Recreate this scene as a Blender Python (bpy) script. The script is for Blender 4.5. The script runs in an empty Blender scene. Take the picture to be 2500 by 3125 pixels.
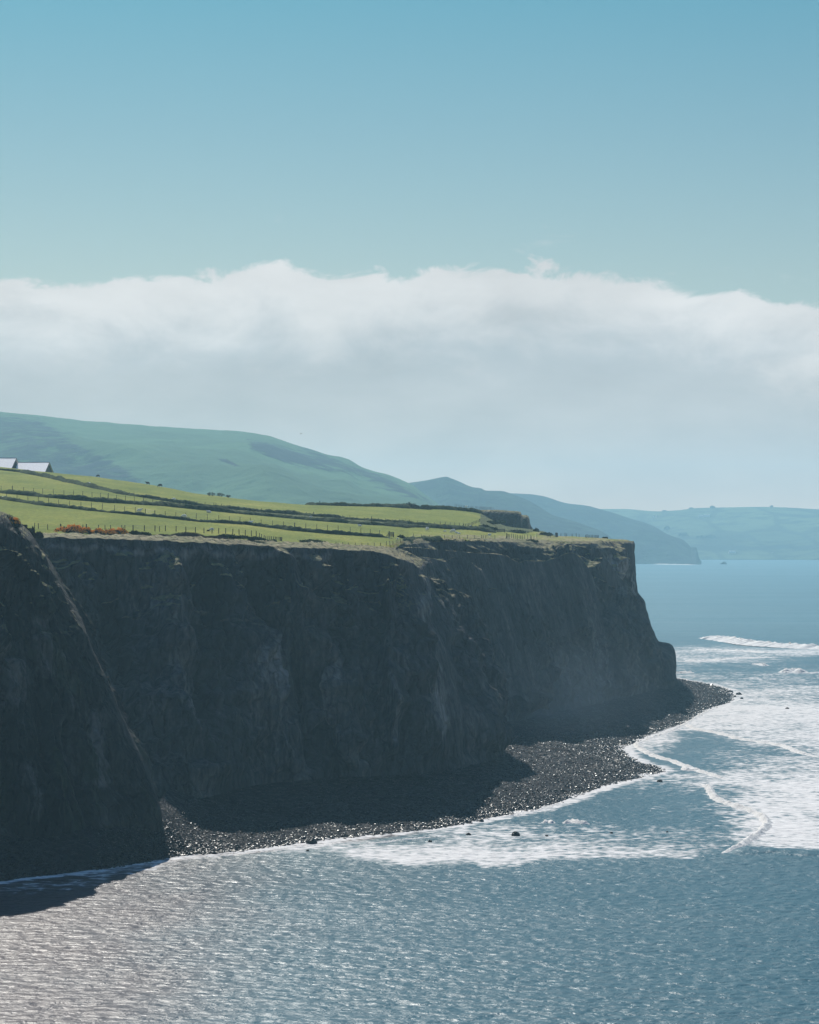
import bpy, bmesh, math, random
import numpy as np
from mathutils import Vector, Matrix
random.seed(7); RNG = np.random.default_rng(7)
C = bpy.context.scene.collection
SC = bpy.context.scene
R = math.radians
# ---------------------------------------------------------------- camera, sky, sun, exposure
F, H, YH, CX = 8850.0, 50.0, 1650.0, 1250.0     # focal length in photo pixels, eye height, horizon row, centre column
cam_d = bpy.data.cameras.new('camera'); cam = bpy.data.objects.new('camera', cam_d); C.objects.link(cam)
cam.location = (0, 0, H); cam.rotation_euler = (R(90), 0, 0)
cam_d.sensor_fit = 'HORIZONTAL'; cam_d.sensor_width = 24.0; cam_d.lens = 24.0*F/2500
cam_d.shift_y = (YH-1562.5)/2500; cam_d.clip_start = 1.0; cam_d.clip_end = 40000
SC.camera = cam
SUN_EL, SUN_AZ = 39.0, -14.0                    # degrees; azimuth measured from +Y towards +X
sd = bpy.data.lights.new('sun', 'SUN'); sun = bpy.data.objects.new('sun', sd); C.objects.link(sun)
sd.energy = 4.2; sd.angle = R(0.5); sd.color = (1.0, 0.95, 0.87)
L = Vector((math.sin(R(SUN_AZ))*math.cos(R(SUN_EL)), math.cos(R(SUN_AZ))*math.cos(R(SUN_EL)), math.sin(R(SUN_EL))))
sun.rotation_euler = L.to_track_quat('Z', 'Y').to_euler()
sun.location = (-100, 400, 300)
SC.view_settings.view_transform = 'Standard'; SC.view_settings.look = 'None'
SC.view_settings.exposure = 0.45; SC.view_settings.gamma = 1.0
SC.cycles.max_bounces = 6; SC.cycles.volume_bounces = 1

class NT:
    """tiny node-graph helper"""
    def __init__(s, tree): s.t = tree; s.n = tree.nodes; s.l = tree.links
    def new(s, kind, **kw):
        nd = s.n.new(kind)
        for k, v in kw.items(): setattr(nd, k, v)
        return nd
    def put(s, sock, v):
        if isinstance(v, bpy.types.NodeSocket): s.l.new(v, sock)
        elif isinstance(v, (int, float)):
            try: sock.default_value = v
            except TypeError: sock.default_value = (v, v, v)
        else:
            v = tuple(v)
            if sock.type == 'RGBA' and len(v) == 3: v = v+(1,)
            sock.default_value = v
    def math(s, op, a, b=0.0, c=0.0, clamp=False):
        nd = s.new('ShaderNodeMath', operation=op); nd.use_clamp = clamp
        s.put(nd.inputs[0], a); s.put(nd.inputs[1], b); s.put(nd.inputs[2], c); return nd.outputs[0]
    def vmath(s, op, a, b=(0, 0, 0)):
        nd = s.new('ShaderNodeVectorMath', operation=op); s.put(nd.inputs[0], a); s.put(nd.inputs[1], b); return nd.outputs[0]
    def noise(s, vec, scale, detail=4, rough=0.55, dist=0.0, out=0):
        nd = s.new('ShaderNodeTexNoise'); s.put(nd.inputs['Vector'], vec); nd.inputs['Scale'].default_value = scale
        nd.inputs['Detail'].default_value = detail; nd.inputs['Roughness'].default_value = rough
        nd.inputs['Distortion'].default_value = dist; return nd.outputs[out]
    def vor(s, vec, scale, feature='F1', out='Distance', rand=1.0):
        nd = s.new('ShaderNodeTexVoronoi', feature=feature); s.put(nd.inputs['Vector'], vec)
        nd.inputs['Scale'].default_value = scale; nd.inputs['Randomness'].default_value = rand; return nd.outputs[out]
    def ramp(s, fac, stops, interp='LINEAR'):
        nd = s.new('ShaderNodeValToRGB'); nd.color_ramp.interpolation = interp; s.put(nd.inputs[0], fac)
        e = nd.color_ramp.elements
        while len(e) < len(stops): e.new(0.5)
        for el, (p, c) in zip(e, stops):
            el.position = p; el.color = (c, c, c, 1) if isinstance(c, (int, float)) else tuple(c)+(1,)
        return nd.outputs[0]
    def step(s, v, lo, hi):
        nd = s.new('ShaderNodeMapRange', interpolation_type='SMOOTHSTEP'); s.put(nd.inputs[0], v)
        s.put(nd.inputs[1], lo); s.put(nd.inputs[2], hi); return nd.outputs[0]
    def mix(s, fac, a, b, mode='MIX'):
        nd = s.new('ShaderNodeMix', data_type='RGBA', blend_type=mode)
        s.put(nd.inputs[0], fac); s.put(nd.inputs[6], a); s.put(nd.inputs[7], b); return nd.outputs[2]
    def scale(s, vec, xyz):
        nd = s.new('ShaderNodeMapping'); s.put(nd.inputs[0], vec); nd.inputs['Scale'].default_value = xyz; return nd.outputs[0]
    def bump(s, h, strength=0.5, dist=1.0, normal=None):
        nd = s.new('ShaderNodeBump'); nd.inputs['Strength'].default_value = strength
        nd.inputs['Distance'].default_value = dist; s.put(nd.inputs['Height'], h)
        if normal is not None: s.put(nd.inputs['Normal'], normal)
        return nd.outputs[0]

# world: Nishita sky with a bank of cloud low over the land, all by direction
w = bpy.data.worlds.new('World'); SC.world = w; w.use_nodes = True
n = NT(w.node_tree); bg = n.n['Background']
SKY_K = 0.10
sky = n.new('ShaderNodeTexSky', sky_type='NISHITA'); sky.sun_disc = False
sky.sun_elevation = R(SUN_EL); sky.sun_rotation = R(SUN_AZ)
sky.altitude = 50; sky.air_density = 1.0; sky.dust_density = 0.6; sky.ozone_density = 2.5
tc = n.new('ShaderNodeTexCoord').outputs['Generated']
sx = n.new('ShaderNodeSeparateXYZ'); n.put(sx.inputs[0], tc); dx, dy, dz = sx.outputs
az = n.math('ARCTAN2', dx, dy)
# clear-air colour: the sky model, graded with height the way a polarised spring sky is
grade = n.ramp(n.math('MULTIPLY', dz, 1.0), [(0.0, (0.50, 0.46, 0.44)), (0.09, (0.40, 0.425, 0.395)), (0.14, (0.28, 0.390, 0.385)), (0.19, (0.165, 0.370, 0.380)), (0.5, (0.30, 0.48, 0.60)), (1.0, (0.5, 0.75, 1.0))])
clear = n.mix(1.0, sky.outputs[0], grade, 'MULTIPLY')
# top edge of the cloud bank as a function of azimuth, bumpy
top = n.ramp(n.math('MULTIPLY_ADD', az, 3.0, 0.5), [(0.0, 0.44), (0.076, 0.452), (0.178, 0.446), (0.314, 0.469), (0.364, 0.480), (0.415, 0.461), (0.483, 0.463), (0.619, 0.475), (0.703, 0.458), (0.788, 0.440), (0.89, 0.415), (1.0, 0.37)])
top = n.math('MULTIPLY', top, 0.2)
cv = n.scale(tc, (1.0, 1.0, 1.9))
bil = n.noise(cv, 44, 8, 0.62, 0.5)
big = n.noise(cv, 7, 3, 0.5)
edge = n.math('ADD', n.math('SUBTRACT', top, dz), n.math('MULTIPLY', n.math('SUBTRACT', bil, 0.5), 0.024))
edge = n.math('ADD', edge, n.math('MULTIPLY', n.math('SUBTRACT', big, 0.5), 0.006))
mask = n.step(edge, -0.0008, 0.0030)
wisp = n.math('MULTIPLY', n.step(n.noise(n.scale(tc, (1, 1, 2.4)), 30, 6, 0.6, 0.4), 0.60, 0.80), n.math('MULTIPLY', n.step(edge, -0.02, -0.005), 0.45))
mask = n.math('MAXIMUM', mask, wisp)
white = n.math('SUBTRACT', 1.0, n.step(n.math('ADD', edge, n.math('MULTIPLY', n.math('SUBTRACT', n.noise(cv, 20, 7, 0.6, 0.7), 0.5), 0.045)), 0.006, 0.036))
ccol = n.mix(white, (3.7, 3.75, 3.8), (6.1, 5.8, 5.6))
ccol = n.mix(1.0, ccol, n.ramp(n.noise(n.scale(tc, (1, 1, 3.0)), 12, 7, 0.58), [(0.3, 0.84), (0.7, 1.12)]), 'MULTIPLY')
low = n.ramp(dz, [(0.0, (1.12, 0.76, 0.52)), (0.03, (0.76, 0.64, 0.54)), (0.065, (0.53, 0.52, 0.51)), (0.10, (0.5, 0.5, 0.5))])
ccol = n.mix(1.0, n.mix(1.0, ccol, low, 'MULTIPLY'), (2.0, 2.0, 2.0), 'MULTIPLY')
n.put(bg.inputs[0], n.mix(mask, clear, ccol)); bg.inputs[1].default_value = SKY_K

# ---------------------------------------------------------------- helpers
def P(x, y, Y): return np.array([(x-CX)/F*Y, Y, H-(y-YH)/F*Y])      # a point seen at (x, y) standing Y metres away
def G(x, y, z=0.0): return P(x, y, (H-z)*F/(y-YH))                  # ... standing at height z
def h3(i, j, k):
    v = (i*374761393 + j*668265263 + k*2147483647 + 1013904223) & 0xffffffff
    v = ((v ^ (v >> 13))*1274126177) & 0xffffffff
    return v ^ (v >> 16)
GR = np.array([(1,1,0),(-1,1,0),(1,-1,0),(-1,-1,0),(1,0,1),(-1,0,1),(1,0,-1),(-1,0,-1),(0,1,1),(0,-1,1),(0,1,-1),(0,-1,-1)], float)
def perlin(x, y, z):
    x, y, z = np.broadcast_arrays(np.asarray(x, float), y, z)
    xi, yi, zi = np.floor(x).astype(np.int64), np.floor(y).astype(np.int64), np.floor(z).astype(np.int64)
    u, v, w_ = x-xi, y-yi, z-zi
    fu, fv, fw = [t*t*t*(t*(t*6-15)+10) for t in (u, v, w_)]
    r = 0
    for a in (0, 1):
        for b in (0, 1):
            for c in (0, 1):
                g = GR[h3(xi+a, yi+b, zi+c) % 12]
                d = g[..., 0]*(u-a)+g[..., 1]*(v-b)+g[..., 2]*(w_-c)
                r = r + d*(fu if a else 1-fu)*(fv if b else 1-fv)*(fw if c else 1-fw)
    return r
def fbm(x, y, z=0.0, o=4, g=0.5, lac=2.03):
    s, a, f = 0, 1.0, 1.0
    for i in range(o):
        s = s + a*perlin(x*f+i*17.3, y*f-i*9.1, np.asarray(z)*f+i*5.7); a *= g; f *= lac
    return s
def ridged(x, y, z=0.0, o=4):
    s, a, f = 0, 1.0, 1.0
    for i in range(o):
        s = s + a*(1-2.2*np.abs(perlin(x*f+i*7.7, y*f+i*3.3, np.asarray(z)*f))); a *= 0.5; f *= 2.1
    return s*0.5-0.35
def smooth(a, b, x):
    t = np.clip((x-a)/(b-a), 0, 1); return t*t*(3-2*t)
def pchip(xs, ys, xn):
    """monotone cubic through (xs, ys[..., k])"""
    xs = np.asarray(xs, float); ys = np.asarray(ys, float); xn = np.clip(xn, xs[0], xs[-1])
    if ys.ndim == 1: ys = ys[:, None]
    h = np.diff(xs)[:, None]; d = np.diff(ys, axis=0)/h
    m = np.zeros_like(ys); m[0] = d[0]; m[-1] = d[-1]
    if len(xs) > 2:
        w1 = 2*h[1:]+h[:-1]; w2 = h[1:]+2*h[:-1]
        with np.errstate(divide='ignore', invalid='ignore'):
            hm = (w1+w2)/(w1/d[:-1]+w2/d[1:])
        m[1:-1] = np.where(d[:-1]*d[1:] > 0, hm, 0)
    i = np.clip(np.searchsorted(xs, xn, side='right')-1, 0, len(xs)-2)
    t = ((xn-xs[i])/(xs[i+1]-xs[i]))[:, None]; hh = h[i]
    return ((2*t**3-3*t**2+1)*ys[i]+(t**3-2*t**2+t)*hh*m[i]+(-2*t**3+3*t**2)*ys[i+1]+(t**3-t**2)*hh*m[i+1])
def catmull(xs, ys, xn):
    """smooth cubic through points with averaged tangents"""
    xs = np.asarray(xs, float); ys = np.asarray(ys, float)
    m = np.gradient(ys, xs, axis=0) if len(xs) > 2 else np.repeat(np.diff(ys, axis=0)/np.diff(xs)[:, None], 2, 0)
    i = np.clip(np.searchsorted(xs, xn, side='right')-1, 0, len(xs)-2)
    hh = (xs[i+1]-xs[i])[:, None]; t = ((xn-xs[i])/(xs[i+1]-xs[i]))[:, None]
    return ((2*t**3-3*t**2+1)*ys[i]+(t**3-2*t**2+t)*hh*m[i]+(-2*t**3+3*t**2)*ys[i+1]+(t**3-t**2)*hh*m[i+1])
def chord(p): return np.concatenate([[0], np.cumsum(np.linalg.norm(np.diff(p, axis=0), axis=1))])

def props(o, label=None, cat=None, group=None, kind=None):
    if label: o['label'] = label
    if cat: o['category'] = cat
    if group: o['group'] = group
    if kind: o['kind'] = kind
    return o
def link(name, me, mat=None, parent=None):
    o = bpy.data.objects.new(name, me); C.objects.link(o)
    if mat is not None:
        for m_ in (mat if isinstance(mat, (list, tuple)) else [mat]): me.materials.append(m_)
    if parent is not None: o.parent = parent
    return o
def empty(name, loc, rz=0.0):
    o = bpy.data.objects.new(name, None); C.objects.link(o); o.location = loc; o.rotation_euler = (0, 0, rz); o.empty_display_size = 0.5
    return o
def mesh_np(name, V, Q, mat=None, parent=None, smooth_=True, attrs=None, mi=None):
    V = np.ascontiguousarray(V, dtype=np.float32).reshape(-1, 3); Q = np.ascontiguousarray(Q, dtype=np.int32); k = Q.shape[1]
    me = bpy.data.meshes.new(name); me.vertices.add(len(V)); me.vertices.foreach_set('co', V.ravel())
    me.loops.add(Q.size); me.loops.foreach_set('vertex_index', Q.ravel())
    me.polygons.add(len(Q)); me.polygons.foreach_set('loop_start', np.arange(0, Q.size, k, dtype=np.int32))
    me.polygons.foreach_set('use_smooth', np.full(len(Q), smooth_))
    if mi is not None: me.polygons.foreach_set('material_index', np.asarray(mi, dtype=np.int32))
    me.update(calc_edges=True)
    for an, av in (attrs or {}).items():
        a = me.attributes.new(an, 'FLOAT', 'POINT'); a.data.foreach_set('value', np.ascontiguousarray(av, dtype=np.float32).ravel())
    return link(name, me, mat, parent)
def grid_quads(a, b):
    i = np.arange(a*b).reshape(a, b)
    return np.stack([i[:-1, :-1], i[1:, :-1], i[1:, 1:], i[:-1, 1:]], -1).reshape(-1, 4)
def grid_obj(name, G3, mat, parent=None, attrs=None, up=False):
    Q = grid_quads(G3.shape[0], G3.shape[1])
    return mesh_np(name, G3, Q if not flip_needed(G3, up) else Q[:, ::-1], mat, parent, True, attrs)
def gnormals(G3):
    a = np.gradient(G3, axis=0); b = np.gradient(G3, axis=1)
    nn = np.cross(a, b); return nn/(np.linalg.norm(nn, axis=-1, keepdims=True)+1e-9)
def flip_needed(G3, up=False):
    nn = gnormals(G3)
    if up: return nn[..., 2].mean() < 0
    to = np.array([0, 0, H])-G3
    return np.sum(nn*to)/1.0 < 0
def oriented(G3, up=False):
    nn = gnormals(G3); return -nn if flip_needed(G3, up) else nn

# ---------------------------------------------------------------- materials
def mat(name, color=(0.5, 0.5, 0.5), rough=0.8, metallic=0.0, spec=0.5):
    m = bpy.data.materials.new(name); m.use_nodes = True; b = m.node_tree.nodes['Principled BSDF']
    b.inputs['Base Color'].default_value = tuple(color)+(1,); b.inputs['Roughness'].default_value = rough
    b.inputs['Metallic'].default_value = metallic; b.inputs['Specular IOR Level'].default_value = spec
    return m, NT(m.node_tree), b
def geo(n):
    g = n.new('ShaderNodeNewGeometry'); s = n.new('ShaderNodeSeparateXYZ'); n.put(s.inputs[0], g.outputs['Normal']); return g.outputs['Position'], s.outputs[2]
def attr(n, name): return n.new('ShaderNodeAttribute', attribute_name=name).outputs['Fac']

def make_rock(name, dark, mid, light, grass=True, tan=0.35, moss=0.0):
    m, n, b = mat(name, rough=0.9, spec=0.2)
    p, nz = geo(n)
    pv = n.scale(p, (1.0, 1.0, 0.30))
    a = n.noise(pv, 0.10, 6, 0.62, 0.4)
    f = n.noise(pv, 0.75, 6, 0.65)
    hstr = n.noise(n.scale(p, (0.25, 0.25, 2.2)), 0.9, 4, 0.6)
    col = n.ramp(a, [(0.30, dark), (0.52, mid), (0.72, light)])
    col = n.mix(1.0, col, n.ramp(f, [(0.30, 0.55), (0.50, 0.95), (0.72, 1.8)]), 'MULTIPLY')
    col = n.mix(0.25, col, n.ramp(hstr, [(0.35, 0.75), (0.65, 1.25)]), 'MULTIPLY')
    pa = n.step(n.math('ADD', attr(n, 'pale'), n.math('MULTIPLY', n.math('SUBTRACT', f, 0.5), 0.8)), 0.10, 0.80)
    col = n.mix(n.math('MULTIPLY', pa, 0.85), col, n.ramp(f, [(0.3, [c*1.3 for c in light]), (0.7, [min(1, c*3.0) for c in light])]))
    shd = n.step(n.math('ADD', attr(n, 'gully_shade'), n.math('MULTIPLY', n.math('SUBTRACT', f, 0.5), 0.6)), 0.15, 0.8)  # shade of the gullies painted into the rock colour
    col = n.mix(n.math('MULTIPLY', shd, 0.75), col, dark)
    if moss:
        col = n.mix(n.math('MULTIPLY', n.step(n.noise(pv, 0.16, 5, 0.6, 0.6), 0.50, 0.66), moss), col, (0.030, 0.045, 0.014))
    if grass:
        gr = n.ramp(n.noise(p, 0.8, 5, 0.65), [(0.32, (0.085, 0.10, 0.022)), (0.5, (0.16, 0.155, 0.055)), (0.66, (0.30, 0.245, 0.13))])
        gr = n.mix(n.ramp(n.noise(p, 0.06, 3, 0.5), [(0.4, 0.0), (0.62, tan)]), gr, (0.34, 0.27, 0.17))
        g = n.step(n.math('ADD', nz, n.math('MULTIPLY', n.math('SUBTRACT', f, 0.5), 0.45)), 0.66, 0.86)
        sz = n.new('ShaderNodeSeparateXYZ'); n.put(sz.inputs[0], p); g = n.math('MULTIPLY', g, n.step(n.math('ADD', sz.outputs[2], n.math('MULTIPLY', f, 8.0)), 36, 48))
        col = n.mix(g, col, gr)
    n.put(b.inputs['Base Color'], col)
    wv = n.new('ShaderNodeVectorMath', operation='ADD'); n.put(wv.inputs[0], n.scale(p, (0.42, 0.42, 0.15))); n.put(wv.inputs[1], n.vmath('MULTIPLY', n.noise(p, 0.5, 3, 0.6, out=1), (0.7, 0.7, 0.4)))
    ck = n.vor(wv.outputs[0], 1.0, 'DISTANCE_TO_EDGE')
    col = n.mix(1.0, col, n.ramp(ck, [(0.0, 0.62), (0.10, 1.0)]), 'MULTIPLY'); n.put(b.inputs['Base Color'], col)
    hh = n.math('ADD', n.math('MULTIPLY', f, 0.9), n.math('ADD', n.math('MULTIPLY', n.vor(n.scale(p, (1, 1, 0.5)), 0.9), 0.35), n.math('MULTIPLY', n.step(ck, 0.0, 0.12), 0.5)))
    n.put(b.inputs['Normal'], n.bump(hh, 0.85, 1.0)); return m
M = {}
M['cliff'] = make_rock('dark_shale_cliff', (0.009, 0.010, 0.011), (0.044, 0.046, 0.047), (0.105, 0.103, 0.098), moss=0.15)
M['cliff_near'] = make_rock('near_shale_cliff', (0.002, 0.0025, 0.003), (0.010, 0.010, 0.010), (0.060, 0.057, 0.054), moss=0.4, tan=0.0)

def m_field():
    m, n, b = mat('pasture_grass', rough=1.0, spec=0.08)
    p, nz = geo(n)
    a = n.noise(n.scale(p, (1, 0.35, 1)), 0.05, 4, 0.6, 0.5)
    f = n.noise(n.scale(p, (1, 0.16, 1)), 1.4, 5, 0.7)
    col = n.ramp(a, [(0.30, (0.115, 0.150, 0.018)), (0.5, (0.175, 0.200, 0.026)), (0.70, (0.260, 0.255, 0.045))])
    dry = attr(n, 'dry')
    dn = n.step(n.math('ADD', dry, n.math('MULTIPLY', n.math('SUBTRACT', n.noise(n.scale(p, (1, 0.3, 1)), 0.35, 5, 0.65), 0.5), 1.1)), 0.35, 0.95)
    col = n.mix(n.math('MULTIPLY', dn, 0.85), col, n.ramp(f, [(0.35, (0.14, 0.125, 0.05)), (0.6, (0.34, 0.28, 0.17))]))
    scr = attr(n, 'scrub')
    sn = n.step(n.math('ADD', scr, n.math('MULTIPLY', n.math('SUBTRACT', n.noise(n.scale(p, (1, 0.3, 1)), 0.4, 5, 0.65), 0.5), 0.9)), 0.4, 0.75)
    col = n.mix(n.math('MULTIPLY', sn, 0.9), col, n.ramp(f, [(0.38, (0.022, 0.036, 0.014)), (0.64, (0.11, 0.13, 0.05))]))
    col = n.mix(1.0, col, n.ramp(f, [(0.3, 0.72), (0.7, 1.25)]), 'MULTIPLY')
    n.put(b.inputs['Base Color'], col)
    n.put(b.inputs['Normal'], n.bump(f, 0.7, 0.5)); return m
M['field'] = m_field()

def m_hill(name, green, scrub, s=1.0, fields=0.0):
    m, n, b = mat(name, rough=1.0, spec=0.05)
    p, nz = geo(n)
    a = n.noise(n.scale(p, (1, 0.6, 1)), 0.004*s, 5, 0.6, 0.6)
    f = n.noise(p, 0.03*s, 6, 0.65)
    mask = n.step(n.math('ADD', attr(n, 'scrub'), n.math('ADD', n.math('MULTIPLY', n.math('SUBTRACT', a, 0.5), 0.8), n.math('MULTIPLY', n.math('SUBTRACT', f, 0.5), 1.5))), 0.30, 0.70)
    g = n.mix(n.step(a, 0.35, 0.65), green, [min(1, c*1.45) for c in green])
    if fields:
        v = n.vor(n.scale(p, (1, 0.22, 1)), 0.006, out='Color', rand=1.0)
        sv = n.new('ShaderNodeSeparateXYZ'); n.put(sv.inputs[0], v)
        g = n.mix(1.0, g, n.ramp(sv.outputs[0], [(0.0, 0.8), (1.0, 1.35)]), 'MULTIPLY')
        ed = n.vor(n.scale(p, (1, 0.22, 1)), 0.006, 'DISTANCE_TO_EDGE', rand=1.0)
        g = n.mix(n.math('MULTIPLY_ADD', n.step(ed, 0.02, 0.07), -0.6, 0.6), g, scrub)
    sc = n.ramp(f, [(0.3, [c*0.55 for c in scrub]), (0.7, [c*1.6 for c in scrub])])
    n.put(b.inputs['Base Color'], n.mix(mask, g, sc))
    n.put(b.inputs['Normal'], n.bump(n.math('ADD', f, n.math('MULTIPLY', mask, 0.25)), 0.6, 12.0/s)); return m
M['hill_near'] = m_hill('hill_pasture', (0.060, 0.112, 0.050), (0.012, 0.016, 0.024))
M['hill_far'] = m_hill('far_hill_scrub', (0.026, 0.046, 0.028), (0.006, 0.010, 0.014), 0.7)
M['far_land'] = m_hill('far_farmland', (0.075, 0.10, 0.04), (0.020, 0.028, 0.016), 0.5, fields=1)

def m_beach():
    m, n, b = mat('wet_shingle', rough=0.7, spec=0.05)
    p, nz = geo(n)
    v = n.vor(p, 2.6); v2 = n.vor(p, 1.1, out='Color'); f = n.noise(p, 0.15, 4, 0.6)
    sv = n.new('ShaderNodeSeparateXYZ'); n.put(sv.inputs[0], v2)
    col = n.ramp(f, [(0.35, (0.004, 0.005, 0.008)), (0.65, (0.010, 0.0105, 0.015))])
    n.put(b.inputs['Base Color'], n.mix(1.0, col, n.ramp(sv.outputs[0], [(0, 0.6), (1, 1.5)]), 'MULTIPLY'))
    n.put(b.inputs['Roughness'], n.ramp(sv.outputs[1], [(0.0, 0.5), (1.0, 0.95)]))
    n.put(b.inputs['Normal'], n.bump(n.math('SUBTRACT', 1.0, v), 1.0, 0.45)); return m
M['beach'] = m_beach()
def m_stone(name, c, rough):
    m, n, b = mat(name, rough=rough, spec=0.12)
    p, nz = geo(n)
    n.put(b.inputs['Base Color'], n.mix(1.0, c, n.ramp(n.noise(p, 0.9, 4, 0.7), [(0.3, 0.5), (0.7, 1.7)]), 'MULTIPLY'))
    n.put(b.inputs['Normal'], n.bump(n.noise(p, 5, 3, 0.6), 0.4, 0.1)); return m
M['stone'] = m_stone('wet_dark_stone', (0.003, 0.005, 0.010), 0.30)
M['boulder'] = m_stone('dark_boulder', (0.020, 0.021, 0.022), 0.5)

def m_water():
    m, n, b = mat('sea_water', rough=0.12, spec=0.5)
    b.inputs['IOR'].default_value = 1.333
    g = n.new('ShaderNodeNewGeometry'); p = g.outputs['Position']
    sp = n.new('ShaderNodeSeparateXYZ'); n.put(sp.inputs[0], p)
    silt = attr(n, 'silt'); foam = attr(n, 'foam')
    sn = n.step(n.math('ADD', silt, n.math('MULTIPLY', n.math('SUBTRACT', n.noise(n.scale(p, (1, 0.5, 1)), 0.05, 4, 0.6), 0.5), 0.5)), 0.2, 0.9)
    body = n.mix(sn, (0.030, 0.098, 0.128), (0.044, 0.030, 0.037))
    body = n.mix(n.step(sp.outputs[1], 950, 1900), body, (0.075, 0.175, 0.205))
    lane = n.step(n.noise(n.scale(p, (0.0025, 0.010, 1)), 1.0, 4, 0.6, 0.4), 0.38, 0.62)
    # foam: lacy patches whose coverage follows the "foam" attribute
    w1 = n.noise(n.scale(p, (0.40, 0.55, 1)), 1.0, 7, 0.66, 0.5)
    w2 = n.noise(n.scale(p, (0.10, 0.09, 1)), 1.0, 4, 0.6, 0.3)
    cell = n.vor(n.scale(p, (0.9, 0.6, 1)), 0.8)
    lace = n.math('ADD', n.math('MULTIPLY', w1, 0.62), n.math('ADD', n.math('MULTIPLY', w2, 0.30), n.math('MULTIPLY', cell, 0.16)))
    th = n.math('SUBTRACT', 0.76, n.math('MULTIPLY', foam, 0.44))
    fm = n.math('MULTIPLY', n.step(lace, n.math('SUBTRACT', th, 0.05), n.math('ADD', th, 0.13)), n.step(foam, 0.02, 0.12))
    col = n.mix(fm, body, n.ramp(w1, [(0.3, (0.50, 0.49, 0.48)), (0.65, (0.80, 0.78, 0.75))]))
    n.put(b.inputs['Base Color'], col)
    n.put(b.inputs['Roughness'], n.math('ADD', n.math('MULTIPLY', fm, 0.6), n.math('MULTIPLY_ADD', lane, 0.04, 0.32)))
    n.put(b.inputs['Specular IOR Level'], n.math('MULTIPLY_ADD', fm, -0.03, 0.13))
    r1 = n.noise(n.scale(p, (0.48, 0.62, 1)), 1.0, 5, 0.62, 0.5)
    r2 = n.noise(n.scale(p, (0.12, 0.22, 1)), 1.0, 3, 0.5, 0.3)
    r3 = n.noise(n.scale(p, (1.6, 2.0, 1)), 1.3, 3, 0.6)
    hh = n.math('ADD', n.math('MULTIPLY', r1, 1.15), n.math('ADD', n.math('MULTIPLY', r2, 1.0), n.math('MULTIPLY', r3, 0.16)))
    hh = n.math('ADD', hh, n.math('MULTIPLY', fm, 0.25))
    hh = n.math('MULTIPLY', hh, n.math('MULTIPLY_ADD', lane, 0.22, 0.88))
    n.put(b.inputs['Normal'], n.bump(hh, 0.36, 1.0)); return m
M['water'] = m_water()
def m_foam():
    m, n, b = mat('breaker_foam', rough=0.95, spec=0.1)
    p, nz = geo(n)
    n.put(b.inputs['Base Color'], n.ramp(n.noise(p, 1.6, 5, 0.7), [(0.3, (0.62, 0.60, 0.56)), (0.6, (0.86, 0.83, 0.78))]))
    n.put(b.inputs['Normal'], n.bump(n.noise(p, 2.2, 5, 0.7), 0.8, 0.35)); return m
M['foam'] = m_foam()

def m_simple(name, c, rough=0.9, var=0.35, sc=3.0, spec=0.2):
    m, n, b = mat(name, c, rough, spec=spec)
    tcn = n.new('ShaderNodeTexCoord').outputs['Object']
    n.put(b.inputs['Base Color'], n.mix(1.0, c, n.ramp(n.noise(tcn, sc, 4, 0.65), [(0.3, 1-var), (0.7, 1+var)]), 'MULTIPLY')); return m
M['hedge'] = m_simple('hedge_bank_turf', (0.030, 0.046, 0.015), 1.0, 0.75, 0.9, 0.05)
M['leaf'] = m_simple('gorse_leaf', (0.022, 0.030, 0.012), 0.8, 0.5, 2.0)
M['flower'] = m_simple('gorse_blossom', (1.0, 0.50, 0.07), 0.8, 0.2, 3.0)
M['twig'] = m_simple('bare_twig', (0.085, 0.062, 0.055), 0.9, 0.4, 2.0)
M['bark'] = m_simple('bare_bark', (0.06, 0.055, 0.045), 0.9, 0.3, 2.0)
M['post'] = m_simple('weathered_post', (0.055, 0.050, 0.048), 0.9, 0.4, 4.0)
M['wire'] = mat('galvanised_wire', (0.25, 0.26, 0.26), 0.5, 0.8)[0]
M['pale_wood'] = m_simple('pale_timber', (0.5, 0.5, 0.46), 0.8, 0.2, 4.0)
M['wool'] = m_simple('white_wool', (0.92, 0.89, 0.82), 1.0, 0.15, 8.0)
M['dark_wool'] = m_simple('dark_wool', (0.035, 0.030, 0.028), 1.0, 0.3, 8.0)
M['roof'] = m_simple('pale_slate_roof', (0.86, 0.83, 0.82), 0.8, 0.10, 1.6, 0.1)
M['gable'] = m_simple('dark_stone_gable', (0.10, 0.10, 0.105), 0.9, 0.3, 1.0)
M['trim'] = m_simple('dark_ridge_tile', (0.09, 0.06, 0.06), 0.8, 0.2, 2.0)
M['render'] = m_simple('white_render', (0.85, 0.83, 0.80), 0.8, 0.06, 0.3)
M['far_roof'] = m_simple('grey_far_roof', (0.75, 0.75, 0.75), 0.4, 0.1, 0.3)
M['feather'] = m_simple('grey_feather', (0.16, 0.16, 0.17), 0.8, 0.2, 8.0)

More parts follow.
